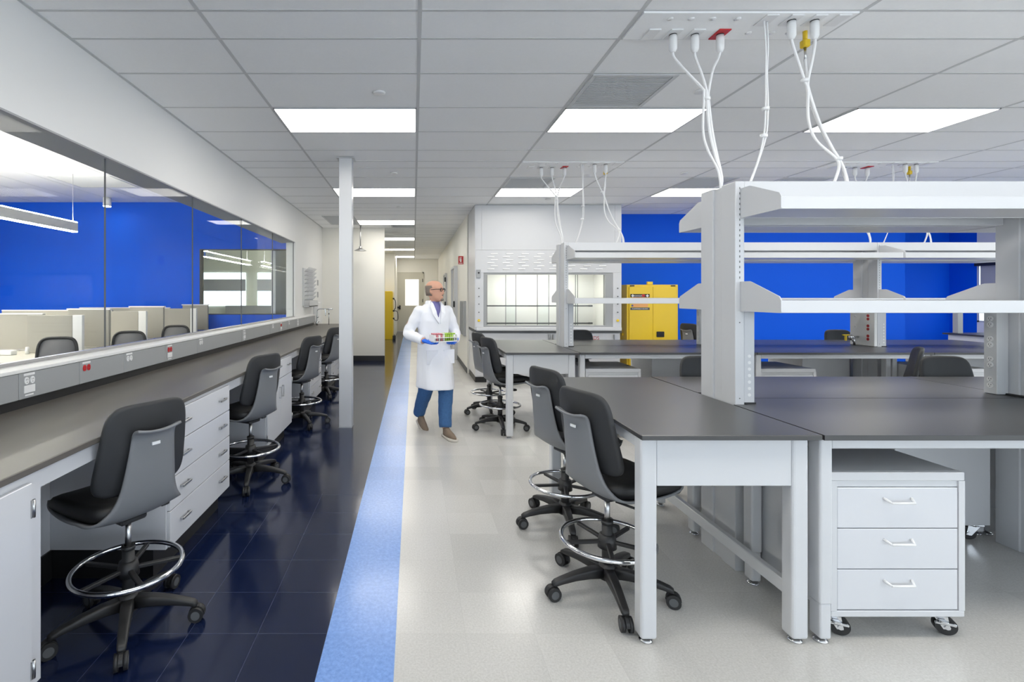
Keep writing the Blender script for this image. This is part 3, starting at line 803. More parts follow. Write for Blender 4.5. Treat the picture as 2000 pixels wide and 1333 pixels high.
def make_pedestal():
    t = thing('drawer_pedestal', 'p', 'drawer pedestal')
    W, D = 0.288, 0.285
    part('body', MB().box(-W, W, -D+0.004, D, 0.104, 0.727, 0.005, 2), M['white'], t)
    mb = MB()
    mb.box(-W, W, -D-0.012, -D+0.004, 0.690, 0.727, 0.003).box(-W, W, -D-0.012, -D+0.004, 0.104, 0.131, 0.003)
    mb.box(-W, -W+0.026, -D-0.012, -D+0.004, 0.131, 0.690).box(W-0.026, W, -D-0.012, -D+0.004, 0.131, 0.690)
    mb.box(-W+0.026, W-0.026, -D-0.005, -D+0.004, 0.664, 0.690)
    part('front_frame', mb, M['white'], t)
    for z0, z1 in ((0.487, 0.660), (0.311, 0.483), (0.135, 0.307)):
        d = part('drawer', MB().box(-W+0.029, W-0.029, -D-0.010, -D+0.003, z0, z1, 0.002), M['white2'], t)
        zc = z1-0.056
        part('handle', MB().cyl((-0.060,-D-0.010,zc+0.012),(-0.048,-D-0.036,zc),0.005,n=10).cyl((0.060,-D-0.010,zc+0.012),(0.048,-D-0.036,zc),0.005,n=10).cyl((-0.050,-D-0.036,zc),(0.050,-D-0.036,zc),0.005,n=10), M['plastic'], d, label='white bar handle')
    for x in (-W+0.055, W-0.055):
        for y in (-D+0.050, D-0.050):
            yaw = math.radians(-24)
            R = Matrix.Translation((x, y, 0)) @ Matrix.Rotation(yaw, 4, 'Z')
            mb = MB()
            mb.box(-0.04, 0.04, -0.032, 0.032, 0.096, 0.104).cyl((0,0,0.084),(0,0,0.097),0.024)
            for q in (-1, 1):
                mb.prism([(-0.026,0.088),(0.026,0.088),(0.036,0.030),(0.012,0.028)], 'y', q*0.020-0.002, q*0.020+0.002)
            mb.box(-0.024, 0.026, -0.022, 0.022, 0.082, 0.088)
            mb.box(-0.006, 0.020, -0.048, -0.022, 0.060, 0.072, 0.003).box(-0.020, 0.052, -0.034, -0.023, 0.050, 0.062, 0.003)
            mb.cyl((0.024,-0.028,0.0395),(0.024,0.028,0.0395),0.010,n=12)
            c = part('caster', mb.xform(R), M['chrome'], t, label='chrome caster')
            part('wheel', MB().cyl((0.024,-0.016,0.0395),(0.024,0.016,0.0395),0.0385,n=28).xform(R), M['black'], c, label='black wheel')
    return t
ped = make_pedestal(); pfirst = [True]
def pedestal(x, y, rz, label):
    o = ped if pfirst[0] else copy_tree(ped)
    pfirst[0] = False
    o.location = (x, y, 0); o.rotation_euler = (0,0,rz); o['label'] = label; o['group'] = 'mobile drawer pedestals'

# shelving posts, shelves, beams
def post(xl, y0, label, kind):
    ya, yb = y0+0.60, y0+0.92
    t = thing('shelving_post', label, 'shelving post', (xl+0.025, (ya+yb)/2, 0), 0, 'shelving posts')
    xr = xl+0.050
    part('front_column', MB().box(xl, xr, ya, ya+0.12, 0, 2.107, 0.004, 2), M['white'], t, True)
    part('back_column', MB().box(xl, xr, ya+0.20, yb, 0, 2.107, 0.004, 2), M['white'], t, True)
    part('web_plate', MB().box(xl+0.010, xr-0.010, ya+0.12, ya+0.20, 0, 2.10), M['white'], t, True)
    for ys, d in ((ya, -1), (yb, 1)):
        mb = MB()
        for k in range(36):
            z = 1.58+k*0.0142
            if k % 2 == 0: mb.box(xl+0.022, xl+0.0265, min(ys, ys+d*0.0006), max(ys, ys+d*0.0006), z, z+0.012)
        for z in (0.93, 1.34): mb.box(xl+0.021, xl+0.027, min(ys, ys+d*0.0006), max(ys, ys+d*0.0006), z, z+0.006)
        part('slot_strip', mb, M['dgrey'], t, True, 'row of dark shelf slots')
    def rec(x, y, z, mat, d, par):
        """round socket facing -X (d=-1)"""
        o = part('socket', MB().cyl((x,y,z),(x+d*0.003,y,z),0.0165,n=20), M[mat], par, True, ('red' if mat == 'red' else 'white') + ' round socket')
        mb = MB()
        a, b = sorted((x+d*0.003, x+d*0.0036))
        mb.box(a, b, y-0.007, y-0.0045, z, z+0.007).box(a, b, y+0.0045, y+0.007, z, z+0.007).box(a, b, y-0.002, y+0.002, z-0.009, z-0.005)
        part('slots', mb, M['kick'], o, True)
    if kind == 'end' or kind == 'mid3':
        s = part('service_box', MB().box(xr+0.003, xr+0.062, ya+0.01, ya+0.08, TT+0.002, 1.40, 0.003), M['white'], t, True)
        mb = MB()
        for k in range(7): mb.cyl((xr+0.033, ya+0.009, 0.95+k*0.035), (xr+0.033, ya+0.0103, 0.95+k*0.035), 0.009, n=12)
        part('knockouts', mb, M['plastic'], s, True)
        part('foot_plate', MB().box(xr+0.0, xr+0.066, ya+0.005, ya+0.09, TT+0.0005, TT+0.008), M['kick'], t, True)
    if kind == 'mid':
        s = part('service_box', MB().box(xl-0.070, xl-0.001, yb-0.07, yb, TT+0.002, 1.42, 0.003), M['grille'], t, True)
        for z in (0.955, 0.99, 1.075, 1.11, 1.195, 1.23, 1.315, 1.35): rec(xl-0.070, yb-0.035, z, 'plastic', -1, t)
        part('foot_plate', MB().box(xl-0.02, xl+0.06, ya-0.008, yb+0.0, TT+0.0005, TT+0.010), M['kick'], t, True)
    if kind == 'mid3':
        s = part('service_box', MB().box(xl-0.035, xl-0.001, ya, yb, TT+0.002, 1.42, 0.003), M['wall'], t, True)
        for z in (0.982, 1.020, 1.100, 1.138, 1.218, 1.256): rec(xl-0.035, ya+0.08, z, 'red', -1, t)
        for z in (1.12, 1.24): rec(xl-0.035, yb-0.07, z, 'plastic', -1, t)
def shelf(xa, xb, y0, side, z, label):
    """side -1: towards the viewer"""
    ys = y0+0.60 if side < 0 else y0+0.92
    t = thing('shelf', label, 'shelf', ((xa+xb)/2, ys+side*0.15, z), 0, 'island shelves')
    def yb(a, b): 
        p, q = ys+side*a, ys+side*b
        return (min(p,q), max(p,q))
    mb = MB()
    mb.box(xa+0.006, xb-0.006, *yb(0.004, 0.2795), z+0.045, z+0.060)
    mb.box(xa+0.006, xb-0.006, *yb(0.280, 0.292), z, z+0.060, 0.002)
    mb.box(xa+0.006, xb-0.006, *yb(0.004, 0.016), z, z+0.045)
    mb.box(xa+0.006, xb-0.006, *yb(0.016, 0.280), z+0.002, z+0.008)
    part('board', mb, M['white'], t, True)
    pl = [(0,0),(0.292,0),(0.296,0.006),(0.296,0.060),(0.284,0.080),(0.085,0.156),(0.07,0.160),(0,0.160)]
    for x in (xa, xb-0.005):
        part('end_bracket', MB().prism([(ys+side*(0.002+u), z+v) for u, v in pl], 'x', x, x+0.005), M['white'], t, True)
def beam(xa, xb, y0, label):
    ya, yb_ = y0+0.60, y0+0.92
    t = thing('top_beam', label, 'beam', ((xa+xb)/2, y0+0.76, 2.0), 0, 'top beams between shelving posts')
    part('front_channel', MB().box(xa, xb, ya+0.001, ya+0.045, 2.012, 2.107, 0.003), M['white'], t, True)
    part('back_channel', MB().box(xa, xb, yb_-0.045, yb_-0.001, 1.908, 2.107, 0.003), M['white'], t, True)
    part('cover_plate', MB().box(xa, xb, ya+0.045, yb_-0.045, 2.095, 2.104), M['white'], t, True)

ORD = ['front', 'second']
for r, nb in ((0, 2), (1, 3)):
    y0 = 2.08 + 3.048*r
    isl = ORD[r] + ' island'
    end_table(y0, 'black topped white table forming the left end of the %s, set endwise' % isl)
    for b in range(nb):
        x0 = 1.722 + 1.830*b
        bay = ['left bay', 'middle bay', 'right bay'][b]
        bench_table(x0, y0, True, 0.075 if b == 0 else 0.03, 0.05, 'black topped lab table on the near side of the %s, %s' % (isl, bay))
        bench_table(x0, y0+0.763, False, 0.075 if b == 0 else 0.03, 0.05, 'black topped lab table on the far side of the %s, %s' % (isl, bay))
        pedestal(x0+0.072+0.288, y0+0.055+0.285+0.012, 0, 'white three drawer pedestal under the near side of the %s, %s' % (isl, bay))
        pedestal(x0+1.17+0.288, y0+1.19, PI, 'white drawer pedestal under the far side of the %s, %s' % (isl, bay))
    px = [1.735, 3.512, 5.348, 7.158][:nb+1]
    for i, x in enumerate(px):
        nm = ['end post', 'second post', 'third post', 'last post'][i]
        post(x, y0, 'white slotted shelving %s from the left on the %s' % (nm, isl), 'end' if i == 0 else ('mid' if i == 1 else ('mid3' if i == 2 and r == 1 else 'none')))
    for b in range(nb):
        xa, xb = px[b], px[b+1]
        bay = ['left bay', 'middle bay', 'right bay'][b]
        xs, xe = xa+0.027+(0 if b == 0 else 0.002), xb+0.023
        for side, sn in ((-1, 'near'), (1, 'far')):
            shelf(xs, xe, y0, side, 1.404, 'white lower shelf on the %s side of the %s posts, %s' % (sn, isl, bay))
            shelf(xs, xe, y0, side, 1.906, 'white upper shelf on the %s side of the %s posts, %s' % (sn, isl, bay))
        beam(xa+0.051, xb-0.001, y0, 'white top beam joining the posts of the %s, %s' % (isl, bay))

# small gas tap on the second island's third post
t = thing('gas_tap', 'small chrome gas tap with yellow lever on far post of second island', 'gas tap', (5.27, 5.95, 0.94))
part('body', MB().cyl((5.31,5.93,1.0),(5.20,5.93,1.0),0.012).cyl((5.22,5.93,0.96),(5.22,5.93,1.03),0.014).cyl((5.24,5.93,0.985),(5.20,5.88,0.955),0.009).cyl((5.26,5.93,TT+0.001),(5.26,5.93,1.0),0.012), M['chrome'], t, True)
part('lever', MB().box(5.12, 5.20, 5.92, 5.94, 1.015, 1.03, 0.003).box(5.15, 5.165, 5.92, 5.94, 0.955, 1.02), M['yellow2'], t, True, 'yellow lever')

# ------------------------------------------------------------------ ceiling service panels and cords
def service_panel(dx, dy, where, cords):
    x0, x1, y0, y1 = 1.268+dx, 2.458+dx, 2.735+dy, 3.02+dy
    Z = CEIL-0.006
    t = thing('ceiling_service_panel', 'white ceiling outlet panel with a red plate ' + where, 'service panel', ((x0+x1)/2, (y0+y1)/2, CEIL), 0, 'ceiling outlet panels')
    part('panel', MB().box(x0, x1, y0, y1, Z-0.004, CEIL+0.003, 0.002), M['tile'], t, True)
    xsf = [1.41, 1.54, 1.67, 1.82]; xsb = [1.99, 2.13, 2.26, 2.39]
    for i, x in enumerate(xsf):
        x += dx
        part('outlet_plate', MB().box(x-0.035, x+0.035, 2.895+dy, 3.01+dy, Z-0.011, Z-0.003, 0.002), M['red' if i == 3 else 'plastic'], t, True, 'red outlet plate' if i == 3 else None)
    for i, x in enumerate(xsb):
        x += dx
        part('outlet_plate', MB().box(x-0.035, x+0.035, 2.745+dy, 2.86+dy, Z-0.011, Z-0.003, 0.002), M['plastic'], t, True)
    for x, y in ((1.44,2.79),(1.56,2.79),(1.68,2.79),(1.82,2.79),(1.98,2.94),(2.12,2.94),(2.22,2.94)):
        part('knockout', MB().lathe([(0.017,0),(0.017,-0.005),(0.004,-0.006)], (x+dx, y+dy, Z-0.003), 16), M['plastic'], t, True)
    v = part('gas_valve', MB().box(2.285+dx, 2.325+dx, 2.905+dy, 2.945+dy, Z-0.10, Z-0.055, 0.006).cyl((2.305+dx,2.925+dy,Z-0.06),(2.305+dx,2.925+dy,Z-0.003),0.012), M['yellow2'], t, True, 'yellow gas valve')
    def cord(label, pts, r, plug=True, ties=()):
        c = thing('extension_cord' if plug else 'data_cable', label, 'cord', Vector(pts[0])+Vector((dx,dy,0)), 0, 'cords hanging from the ceiling panels')
        pts = [Vector(p)+Vector((dx,dy,0)) for p in pts]
        if plug:
            top = pts[0]
            part('plug', MB().lathe([(0.020,-0.002),(0.0225,-0.03),(0.022,-0.085),(0.014,-0.102),(0.009,-0.105)], (top.x, top.y, top.z)), M['plastic'], c, True)
            part('collar', MB().lathe([(0.0215,0.0),(0.0215,-0.006),(0.010,-0.007)], (top.x, top.y, top.z+0.0025)), M['kick'], c, True, 'black ring at the plug')
            pts[0] = top + Vector((0,0,-0.10))
        cu = spline(pts, 10)
        part('cable', MB().tube(cu, r, 8), M['plastic'], c, True)
        for k in ties:
            p = pts[k]
            part('cable_tie', MB().lathe([(0.010,-0.010),(0.019,-0.008),(0.019,0.008),(0.010,0.010)], p, 12), M['plastic'], c, True)
    zp = Z-0.012
    rr = 0.0072
    w = where
    cord('white cord, left front plug, ' + w, [(1.54,2.95,zp),(1.55,2.95,2.90),(1.62,2.93,2.80),(1.69,2.905,2.70),(1.695,2.90,2.66),(1.690,2.90,2.45),(1.70,2.87,2.33),(1.745,2.845,2.20),(1.758,2.842,2.085)], rr)
    cord('white cord, middle front plug, ' + w, [(1.67,2.95,zp),(1.675,2.95,2.90),(1.698,2.92,2.78),(1.709,2.90,2.69),(1.712,2.90,2.64),(1.722,2.89,2.45),(1.745,2.87,2.29),(1.768,2.85,2.17),(1.762,2.852,2.085)], rr, True, (4,))
    cord('white cord from the red plate ' + w, [(1.82,2.95,zp),(1.81,2.95,2.90),(1.765,2.93,2.82),(1.728,2.905,2.70),(1.722,2.90,2.64),(1.737,2.89,2.45),(1.755,2.87,2.29),(1.772,2.86,2.18),(1.766,2.862,2.085)], rr)
    cord('left thin white data cable ' + w, [(1.975,2.80,zp),(1.985,2.80,2.90),(1.992,2.81,2.75),(1.998,2.82,2.55),(1.995,2.83,2.40),(1.965,2.84,2.25),(1.915,2.85,2.108)], 0.0042, False, (3,4))
    cord('right thin white data cable ' + w, [(2.000,2.81,zp),(1.998,2.80,2.90),(2.000,2.81,2.75),(2.012,2.82,2.55),(2.008,2.83,2.40),(1.975,2.85,2.25),(1.930,2.86,2.108)], 0.0042, False)
    cord('white cord, left rear plug, ' + w, [(2.13,2.80,zp),(2.135,2.80,2.91),(2.17,2.81,2.83),(2.235,2.84,2.72),(2.262,2.85,2.66),(2.265,2.85,2.50),(2.31,2.85,2.38),(2.42,2.85,2.28),(2.44,2.85,2.22),(2.40,2.85,2.108)], 0.0075, True, (3,))
    cord('white cord, right rear plug, ' + w, [(2.26,2.80,zp),(2.262,2.80,2.91),(2.255,2.81,2.82),(2.255,2.84,2.72),(2.270,2.85,2.66),(2.33,2.85,2.48),(2.40,2.85,2.34),(2.44,2.85,2.275),(2.475,2.85,2.20),(2.485,2.85,2.108)], 0.0075, True, (7,))
    c = thing('gas_hose', 'white hose under the yellow valve ' + w, 'cord', (2.305+dx, 2.925+dy, Z-0.10), 0, 'cords hanging from the ceiling panels')
    part('hose', MB().tube(spline([Vector(p)+Vector((dx,dy,0)) for p in ((2.305,2.925,Z-0.17),(2.30,2.91,2.80),(2.272,2.87,2.70),(2.285,2.865,2.62),(2.345,2.865,2.46),(2.41,2.865,2.34),(2.45,2.865,2.28),(2.495,2.865,2.18),(2.505,2.865,2.108))], 10), 0.0075, 8), M['plastic'], c, True)
    part('fitting', MB().cyl((2.305+dx,2.925+dy,Z-0.18),(2.305+dx,2.925+dy,Z-0.10),0.007), M['steel'], c, True)
service_panel(0, 0, 'over the front island', True)
service_panel(0, 3.048, 'over the second island, left panel', True)
service_panel(3.658, 3.048, 'over the second island, right panel', True)

# ------------------------------------------------------------------ fume hood
HX0, HX1, HY = 1.06, 3.545, 8.50
t = thing('fume_hood', 'large white fume hood with glass sash at the back of the lab', 'fume hood', ((HX0+HX1)/2, 9.0, 0))
part('plinth', MB().box(HX0, HX1, HY+0.07, 9.48, 0, 0.10), M['kick'], t, True)
b = part('base_cabinet', MB().box(HX0, HX1, HY+0.03, 9.48, 0.10, 0.855, 0.003), M['white2'], t, True)
for i in range(4):
    xa = HX0+0.02+i*0.613
    d = part('door', MB().box(xa, xa+0.605, HY+0.012, HY+0.03, 0.12, 0.72, 0.003), M['white2'], t, True)
    hx = xa+0.56 if i % 2 == 0 else xa+0.045
    part('handle', MB().box(hx-0.012, hx+0.012, HY-0.02, HY+0.012, 0.60, 0.70, 0.004), M['steel'], d, True, 'steel handle')
part('control_strip', MB().box(HX0+0.02, HX1-0.02, HY+0.014, HY+0.03, 0.73, 0.85, 0.002), M['white2'], t, True)
for x in (2.32, 2.39, 3.44):
    part('valve', MB().box(x-0.014, x+0.014, HY-0.02, HY+0.014, 0.735, 0.83, 0.006), M['steel'], t, True, 'grey service valve')
part('work_surface', MB().box(HX0-0.01, HX1+0.01, HY-0.01, 9.48, 0.860, 0.905), M['dgrey'], t, True)
part('sill', MB().box(HX0, HX1, HY-0.05, HY+0.05, 0.895, 0.955, 0.012, 2), M['white'], t, True)
for x0, x1 in ((HX0, HX0+0.135), (HX1-0.135, HX1)):
    s = part('side_post', MB().box(x0, x1, HY, HY+0.10, 0.956, 1.888, 0.003), M['white'], t, True)
    xc = x0+0.055 if x0 < 2 else x1-0.055
    for z in (1.62, 1.48, 1.35, 1.21):
        part('knob', MB().cyl((xc,HY-0.016,z),(xc,HY,z),0.010,n=12), M['dgrey'], s, True, 'dark knob')
    part('gas_knob', MB().ball((xc, HY-0.012, 1.07), (0.024, 0.014, 0.024)), M['yellow2'], s, True, 'yellow knob')
o = part('alarm_box', MB().box(HX0+0.01, HX0+0.085, HY-0.02, HY, 1.80, 1.94, 0.004), M['alu'], t, True)
part('dial', MB().cyl((HX0+0.05, HY-0.023, 1.885), (HX0+0.05, HY-0.02, 1.885), 0.016), M['kick'], o, True)
mb = MB()
mb.box(HX0+0.135, HX0+0.19, HY+0.01, HY+0.07, 0.956, 1.888).box(HX1-0.26, HX1-0.135, HY+0.01, HY+0.07, 0.956, 1.888).box(HX0+0.19, HX1-0.26, HY+0.01, HY+0.07, 1.855, 1.888).box(HX0+0.19, HX1-0.26, HY+0.01, HY+0.07, 0.956, 0.985)
part('sash_frame', mb, M['race'], t, True)
mb = MB()
mb.box(HX0, HX1, HY, HY+0.04, 1.888, 2.274, 0.003)
mb.mi = 1
for r in range(6):
    for c in range(8):
        xa = HX0+0.20+c*0.265+(0.06 if r % 2 else 0); za = 1.945+r*0.052
        mb.prism([(HY, za), (HY-0.010, za+0.002), (HY, za+0.016)], 'x', xa, xa+0.12)
part('louvre_panel', mb, [M['white'], M['plastic']], t, True)
part('upper_panel', MB().box(HX0, HX1, HY+0.006, HY+0.04, 2.277, CEIL-0.006).box(HX0+0.001, HX0+0.10, HY, HY+0.006, 2.277, CEIL-0.006).box(HX1-0.10, HX1, HY, HY+0.006, 2.277, CEIL-0.006).box(HX0+0.103, HX1-0.103, HY, HY+0.006, 2.277, CEIL-0.006), M['white'], t, True)
for xs_ in (HX0-0.012, HX1): part('side_panel', MB().box(xs_, xs_+0.012, HY+0.002, 9.48, 0.91, CEIL-0.006), M['white'], t, True)
mb = MB()
mb.box(HX0+0.135, HX1-0.135, 9.40, 9.42, 0.905, 2.0).box(HX0+0.11, HX0+0.135, HY+0.1, 9.42, 0.905, 2.0).box(HX1-0.135, HX1-0.11, HY+0.1, 9.42, 0.905, 2.0).box(HX0+0.135, HX1-0.135, HY+0.05, 9.42, 2.0, 2.02)
part('liner', mb, M['liner'], t, True, 'pale inner lining')
part('lamp', MB().box(1.6, 3.0, 8.75, 9.0, 1.985, 1.999), M['hood_e'], t, True, 'glowing hood lamp')
for xa, xb, y in ((HX0+0.195, 1.76, HY+0.03), (1.58, 2.33, HY+0.045), (2.12, 2.82, HY+0.03), (2.78, HX1-0.27, HY+0.045)):
    s = part('sash_pane', MB().box(xa, xb, y, y+0.006, 0.987, 1.853), M['glass'], t, True, 'clear sliding sash pane')
    part('edge_strip', MB().box(xa, xa+0.008, y-0.001, y+0.007, 0.987, 1.853).box(xb-0.008, xb, y-0.001, y+0.007, 0.987, 1.853), M['dgrey'], s, True, 'dark sash edge')
for z in (1.307, 0.985):
    part('lattice_rod', MB().cyl((HX0+0.15, 9.2, z), (3.31, 9.2, z), 0.012).cyl((3.24,9.2,z),(3.31,9.2,z),0.016), M['dgrey'], t, True)
text_part('lettering', 'ACIDS', 0.085, M['red'], t, Matrix.Translation(Vector((3.06, HY+0.0135, 0.765)) - origin(t)) @ Matrix.Rotation(PI/2, 4, 'X'), label='small red lettering')

# yellow flammables cabinet
cx0, cx1, cy = 3.87, 4.80, 9.02
t = thing('flammables_cabinet', 'yellow two door flammables cabinet against the blue wall', 'cabinet', ((cx0+cx1)/2, 9.25, 0))
part('body', MB().box(cx0, cx1, cy, 9.49, 0.0, 1.695, 0.004), M['yellow'], t, True)
for a, b in ((cx0+0.035, (cx0+cx1)/2-0.002), ((cx0+cx1)/2+0.002, cx1-0.035)):
    d = part('door', MB().box(a, b, cy-0.022, cy, 0.08, 1.655, 0.003), M['yellow'], t, True)
    if a > 4.2:
        l = part('latch', MB().box(a+0.06, a+0.20, cy-0.036, cy-0.022, 0.745, 0.845, 0.008), M['kick'], d, True, 'black paddle latch')
    else:
        part('sign_top', MB().box(a+0.02, a+0.37, cy-0.024, cy-0.022, 1.465, 1.525), M['kick'], d, True, 'black sign band')
        part('sign_middle', MB().box(a+0.06, a+0.34, cy-0.024, cy-0.022, 1.285, 1.465), M['orange'], d, True, 'orange sign field')
        part('sign_bottom', MB().box(a+0.02, a+0.37, cy-0.024, cy-0.022, 1.235, 1.28), M['dgrey'], d, True, 'grey sign band')
        def dia(x, z, r): return [(x-r,z),(x,z-r),(x+r,z),(x,z+r)]
        part('diamond', MB().prism(dia(a+0.062,1.493,0.028),'y',cy-0.0262,cy-0.024).prism(dia(a+0.328,1.493,0.028),'y',cy-0.0262,cy-0.024), M['plastic'], d, True, 'white warning diamonds')
        part('blue_diamond', MB().prism(dia(a+0.055,1.315,0.022),'y',cy-0.0262,cy-0.024), M['shirt'], d, True)
        part('red_flash', MB().ball((a+0.255,cy-0.024,1.497), (0.034,0.002,0.022)), M['red'], d, True)
        O = origin(d)
        for s, sz, xx, zz, mt in (('DANGER', 0.036, a+0.165, 1.49, 'plastic'), ('FLAMMABLE', 0.046, a+0.20, 1.43, 'red'), ('KEEP FIRE AWAY', 0.032, a+0.21, 1.37, 'red'), ('FLAMMABLE LIQUIDS', 0.030, a+0.195, 1.257, 'plastic')):
            text_part('lettering', s, sz, M[mt], d, Matrix.Translation(Vector((xx, cy-0.0245, zz))-O) @ Matrix.Rotation(PI/2, 4, 'X'))
for x in (cx0+0.06, cx1-0.13):
    part('hinge_slot', MB().box(x, x+0.07, cy-0.024, cy-0.002, 1.665, 1.685), M['kick'], t, True, 'dark slot')
part('top_tab', MB().box(4.24, 4.34, cy-0.01, cy+0.03, 1.695, 1.75, 0.003), M['yellow'], t, True)
part('side_vent', MB().cyl((cx0-0.02, 9.2, 0.78), (cx0, 9.2, 0.78), 0.03), M['yellow2'], t, True)

# side bench under the right windows
t = thing('side_bench', 'black topped white bench along the right windows', 'bench', (9.6, 4.5, 0))
part('worktop', MB().box(8.30, 10.98, 0.6, 7.80, 0.889, 0.914, 0.003), M['top'], t, True)
part('apron', MB().box(8.33, 10.95, 0.65, 7.74, 0.76, 0.889), M['white'], t, True)
part('cabinet', MB().box(8.9, 10.9, 0.7, 7.6, 0.0, 0.76), M['white'], t, True)
t = solo('bench_post', MB().box(8.33, 8.41, 7.6, 7.68, 0.915, 1.36, 0.004), M['alu'], 'short grey post standing on the far right side bench', 'post', (8.37, 7.64, 0.915))

# ------------------------------------------------------------------ office
t = thing('pendant_light', 'long white linear pendant light in the office beyond the glass', 'pendant light', (-5.75, 6.5, 2.67))
part('housing', MB().box(-5.79, -5.71, 4.3, 8.45, 2.585, 2.735, 0.003), M['white'], t, True)
part('lower_lens', MB().box(-5.787, -5.713, 4.31, 8.44, 2.570, 2.585), M['pend_e'], t, True, 'glowing lower lens')
part('upper_lens', MB().box(-5.787, -5.713, 4.31, 8.44, 2.735, 2.748), M['pend_e'], t, True, 'glowing upper lens')
for y in (4.6, 8.38): part('cable', MB().cyl((-5.75,y,2.735),(-5.75,y,3.55),0.004,n=8), M['steel'], t, True)
t = copy_tree(t, (-5.75, 1.6, 2.67), 0, 'added unseen pendant light brightening the office, nearer the viewer')  # copy out of view, added to brighten the office
t = copy_tree(t, (-8.0, 6.5, 2.67), 0, 'added unseen pendant light brightening the office from its left side')  # second unseen copy, added for more light on the blue wall
t = thing('downlight', 'white cylinder downlight on the office ceiling by the blue wall', 'downlight', (-6.5, 10.5, 3.55))
part('can', MB().cyl((-6.42,10.4,3.37),(-6.42,10.4,3.549),0.078), M['plastic'], t, True)
part('lens', MB().cyl((-6.42,10.4,3.362),(-6.42,10.4,3.37),0.070), M['down_e'], t, True, 'glowing lens')
for i, (xa, y0_, y1_) in enumerate(((-4.9, 11.6, 14.8), (-4.6, 15.1, 17.6))):  # lit bars put in for office pendants mirrored in the interior pane
    t = thing('pendant_light', ('near' if i == 0 else 'far') + ' linear pendant imitating an office pendant reflected in the interior window', 'pendant light', (xa, (y0_+y1_)/2, 2.45))
    part('housing', MB().box(xa-0.04, xa+0.04, y0_, y1_, 2.42, 2.53), M['pale'], t, True)
    part('lens', MB().box(xa-0.04, xa+0.04, y0_, y1_, 2.53, 2.542).box(xa-0.04, xa+0.04, y0_, y1_, 2.408, 2.42), M['pend2_e'], t, True)
    for y in (y0_+0.2, y1_-0.2): part('cable', MB().cyl((xa,y,2.55),(xa,y,3.5),0.004,n=8), M['steel'], t, True)
for i, (yp, xa, xb) in enumerate(((6.5, -5.06, -4.34), (8.2, -5.15, -4.42), (10.1, -5.1, -4.42))):
    nm = ['nearest', 'middle', 'farthest'][i]
    t = thing('desk_screen', 'beige desk divider panel in the office, %s of the three' % nm, 'divider panel', ((xa+xb)/2, yp, 0.741), 0, 'office desk dividers')
    part('panel', MB().box(xa, xb-0.13, yp, yp+0.05, 0.742, 1.235, 0.004), M['beige'], t, True)
    part('end_panel', MB().box(xb-0.128, xb, yp, yp+0.05, 0.742, 1.238, 0.004), M['plastic'], t, True)
    t = thing('desk_screen', 'long beige divider behind the %s office desk panel' % nm, 'divider panel', (xa-0.8, yp+0.5, 0.0), 0, 'office desk dividers')
    part('panel', MB().box(xa-1.9, xa-0.02, yp+0.30, yp+0.35, 0.76, 1.235).box(xa+0.12, xb-0.02, yp+0.60, yp+0.65, 0.76, 1.29), M['beige'], t, True)
    part('cap', MB().box(xa-1.9, xa-0.02, yp+0.295, yp+0.355, 1.235, 1.25).box(xa+0.10, xb, yp+0.595, yp+0.655, 1.29, 1.31), M['plastic'], t, True)
    t = thing('office_desk', 'pale laminate office desk before the %s divider' % nm, 'desk', (xa, yp-0.5, 0), 0, 'office desks')
    part('desktop', MB().box(xa-1.9, xa+0.52, yp-0.95, yp+0.65, 0.71, 0.74, 0.003), M['desk'], t, True)
    for lx in (xa-1.8, xa+0.45):
        for ly in (yp-0.9, yp+0.6): part('leg', MB().box(lx-0.025, lx+0.025, ly-0.025, ly+0.025, 0, 0.71), M['white'], t, True)
t = thing('office_chair', 'c', 'chair', (0,0,0), 0, 'mesh office chairs')
rings_o = []
mb = MB()
pts = []
for k in range(40):
    a = 2*PI*k/40
    u = math.copysign(abs(math.cos(a))**0.45, math.cos(a)); v = math.copysign(abs(math.sin(a))**0.45, math.sin(a))
    z = 0.74 + 0.24*v
    pts.append((0.215*u*(1-0.06*v), 0.22 + 0.09*(z-0.5) - 0.25*(0.215*u)**2*2, z))
mb.tube(pts, 0.018, 8, True)
part('back_frame', mb, M['black'], t)
rings_m = []
for dy in (-0.004, 0.004):
    rings_m.append([(p[0]*0.95, p[1]+dy, 0.74+(p[2]-0.74)*0.95) for p in pts])
part('back_mesh', MB().loft(rings_m), M['mesh'], t)
part('seat', MB().box(-0.24, 0.24, -0.26, 0.20, 0.43, 0.50, 0.03, 3), M['pad'], t)
part('back_arm', MB().tube(spline([(0,0.0,0.42),(0,0.22,0.44),(0,0.26,0.55)]), 0.02), M['black'], t)
part('column', MB().cyl((0,0,0.10),(0,0,0.43),0.028), M['black'], t)
for k in range(5):
    a = 2*PI*k/5
    part('leg', MB().box(0.02, 0.30, -0.02, 0.02, 0.06, 0.10, 0.008, mat=Matrix.Rotation(a,4,'Z')).cyl((0.285*math.cos(a),0.285*math.sin(a)-0.015,0.03),(0.285*math.cos(a),0.285*math.sin(a)+0.015,0.03),0.03,n=14), M['black'], t)
oc = t
for i, (px_, Yc, tz, l) in enumerate(((121, 6.0, 0, 'black mesh office chair nearest the glass, at the left'), (260, 7.0, 0, 'middle black mesh office chair seen over the ledge'), (350, 8.4, 0, 'farthest black mesh office chair seen over the ledge'))):
    o = oc if i == 0 else copy_tree(oc)
    o.location = ((px_-808)/970*Yc, Yc-0.22, 0); o.rotation_euler = (0,0,math.radians(14)); o['label'] = l
for x, y, l in ((-5.15, 6.28, 'nearest'), (-5.0, 7.75, 'second')):
    solo('desk_box', MB().box(x-0.10, x+0.10, y-0.05, y+0.05, 0.7405, 0.80, 0.012, 2), M['plastic'], 'small white box on the %s office desk' % l, 'box', (x, y, 0.74), 'white boxes on the office desks')
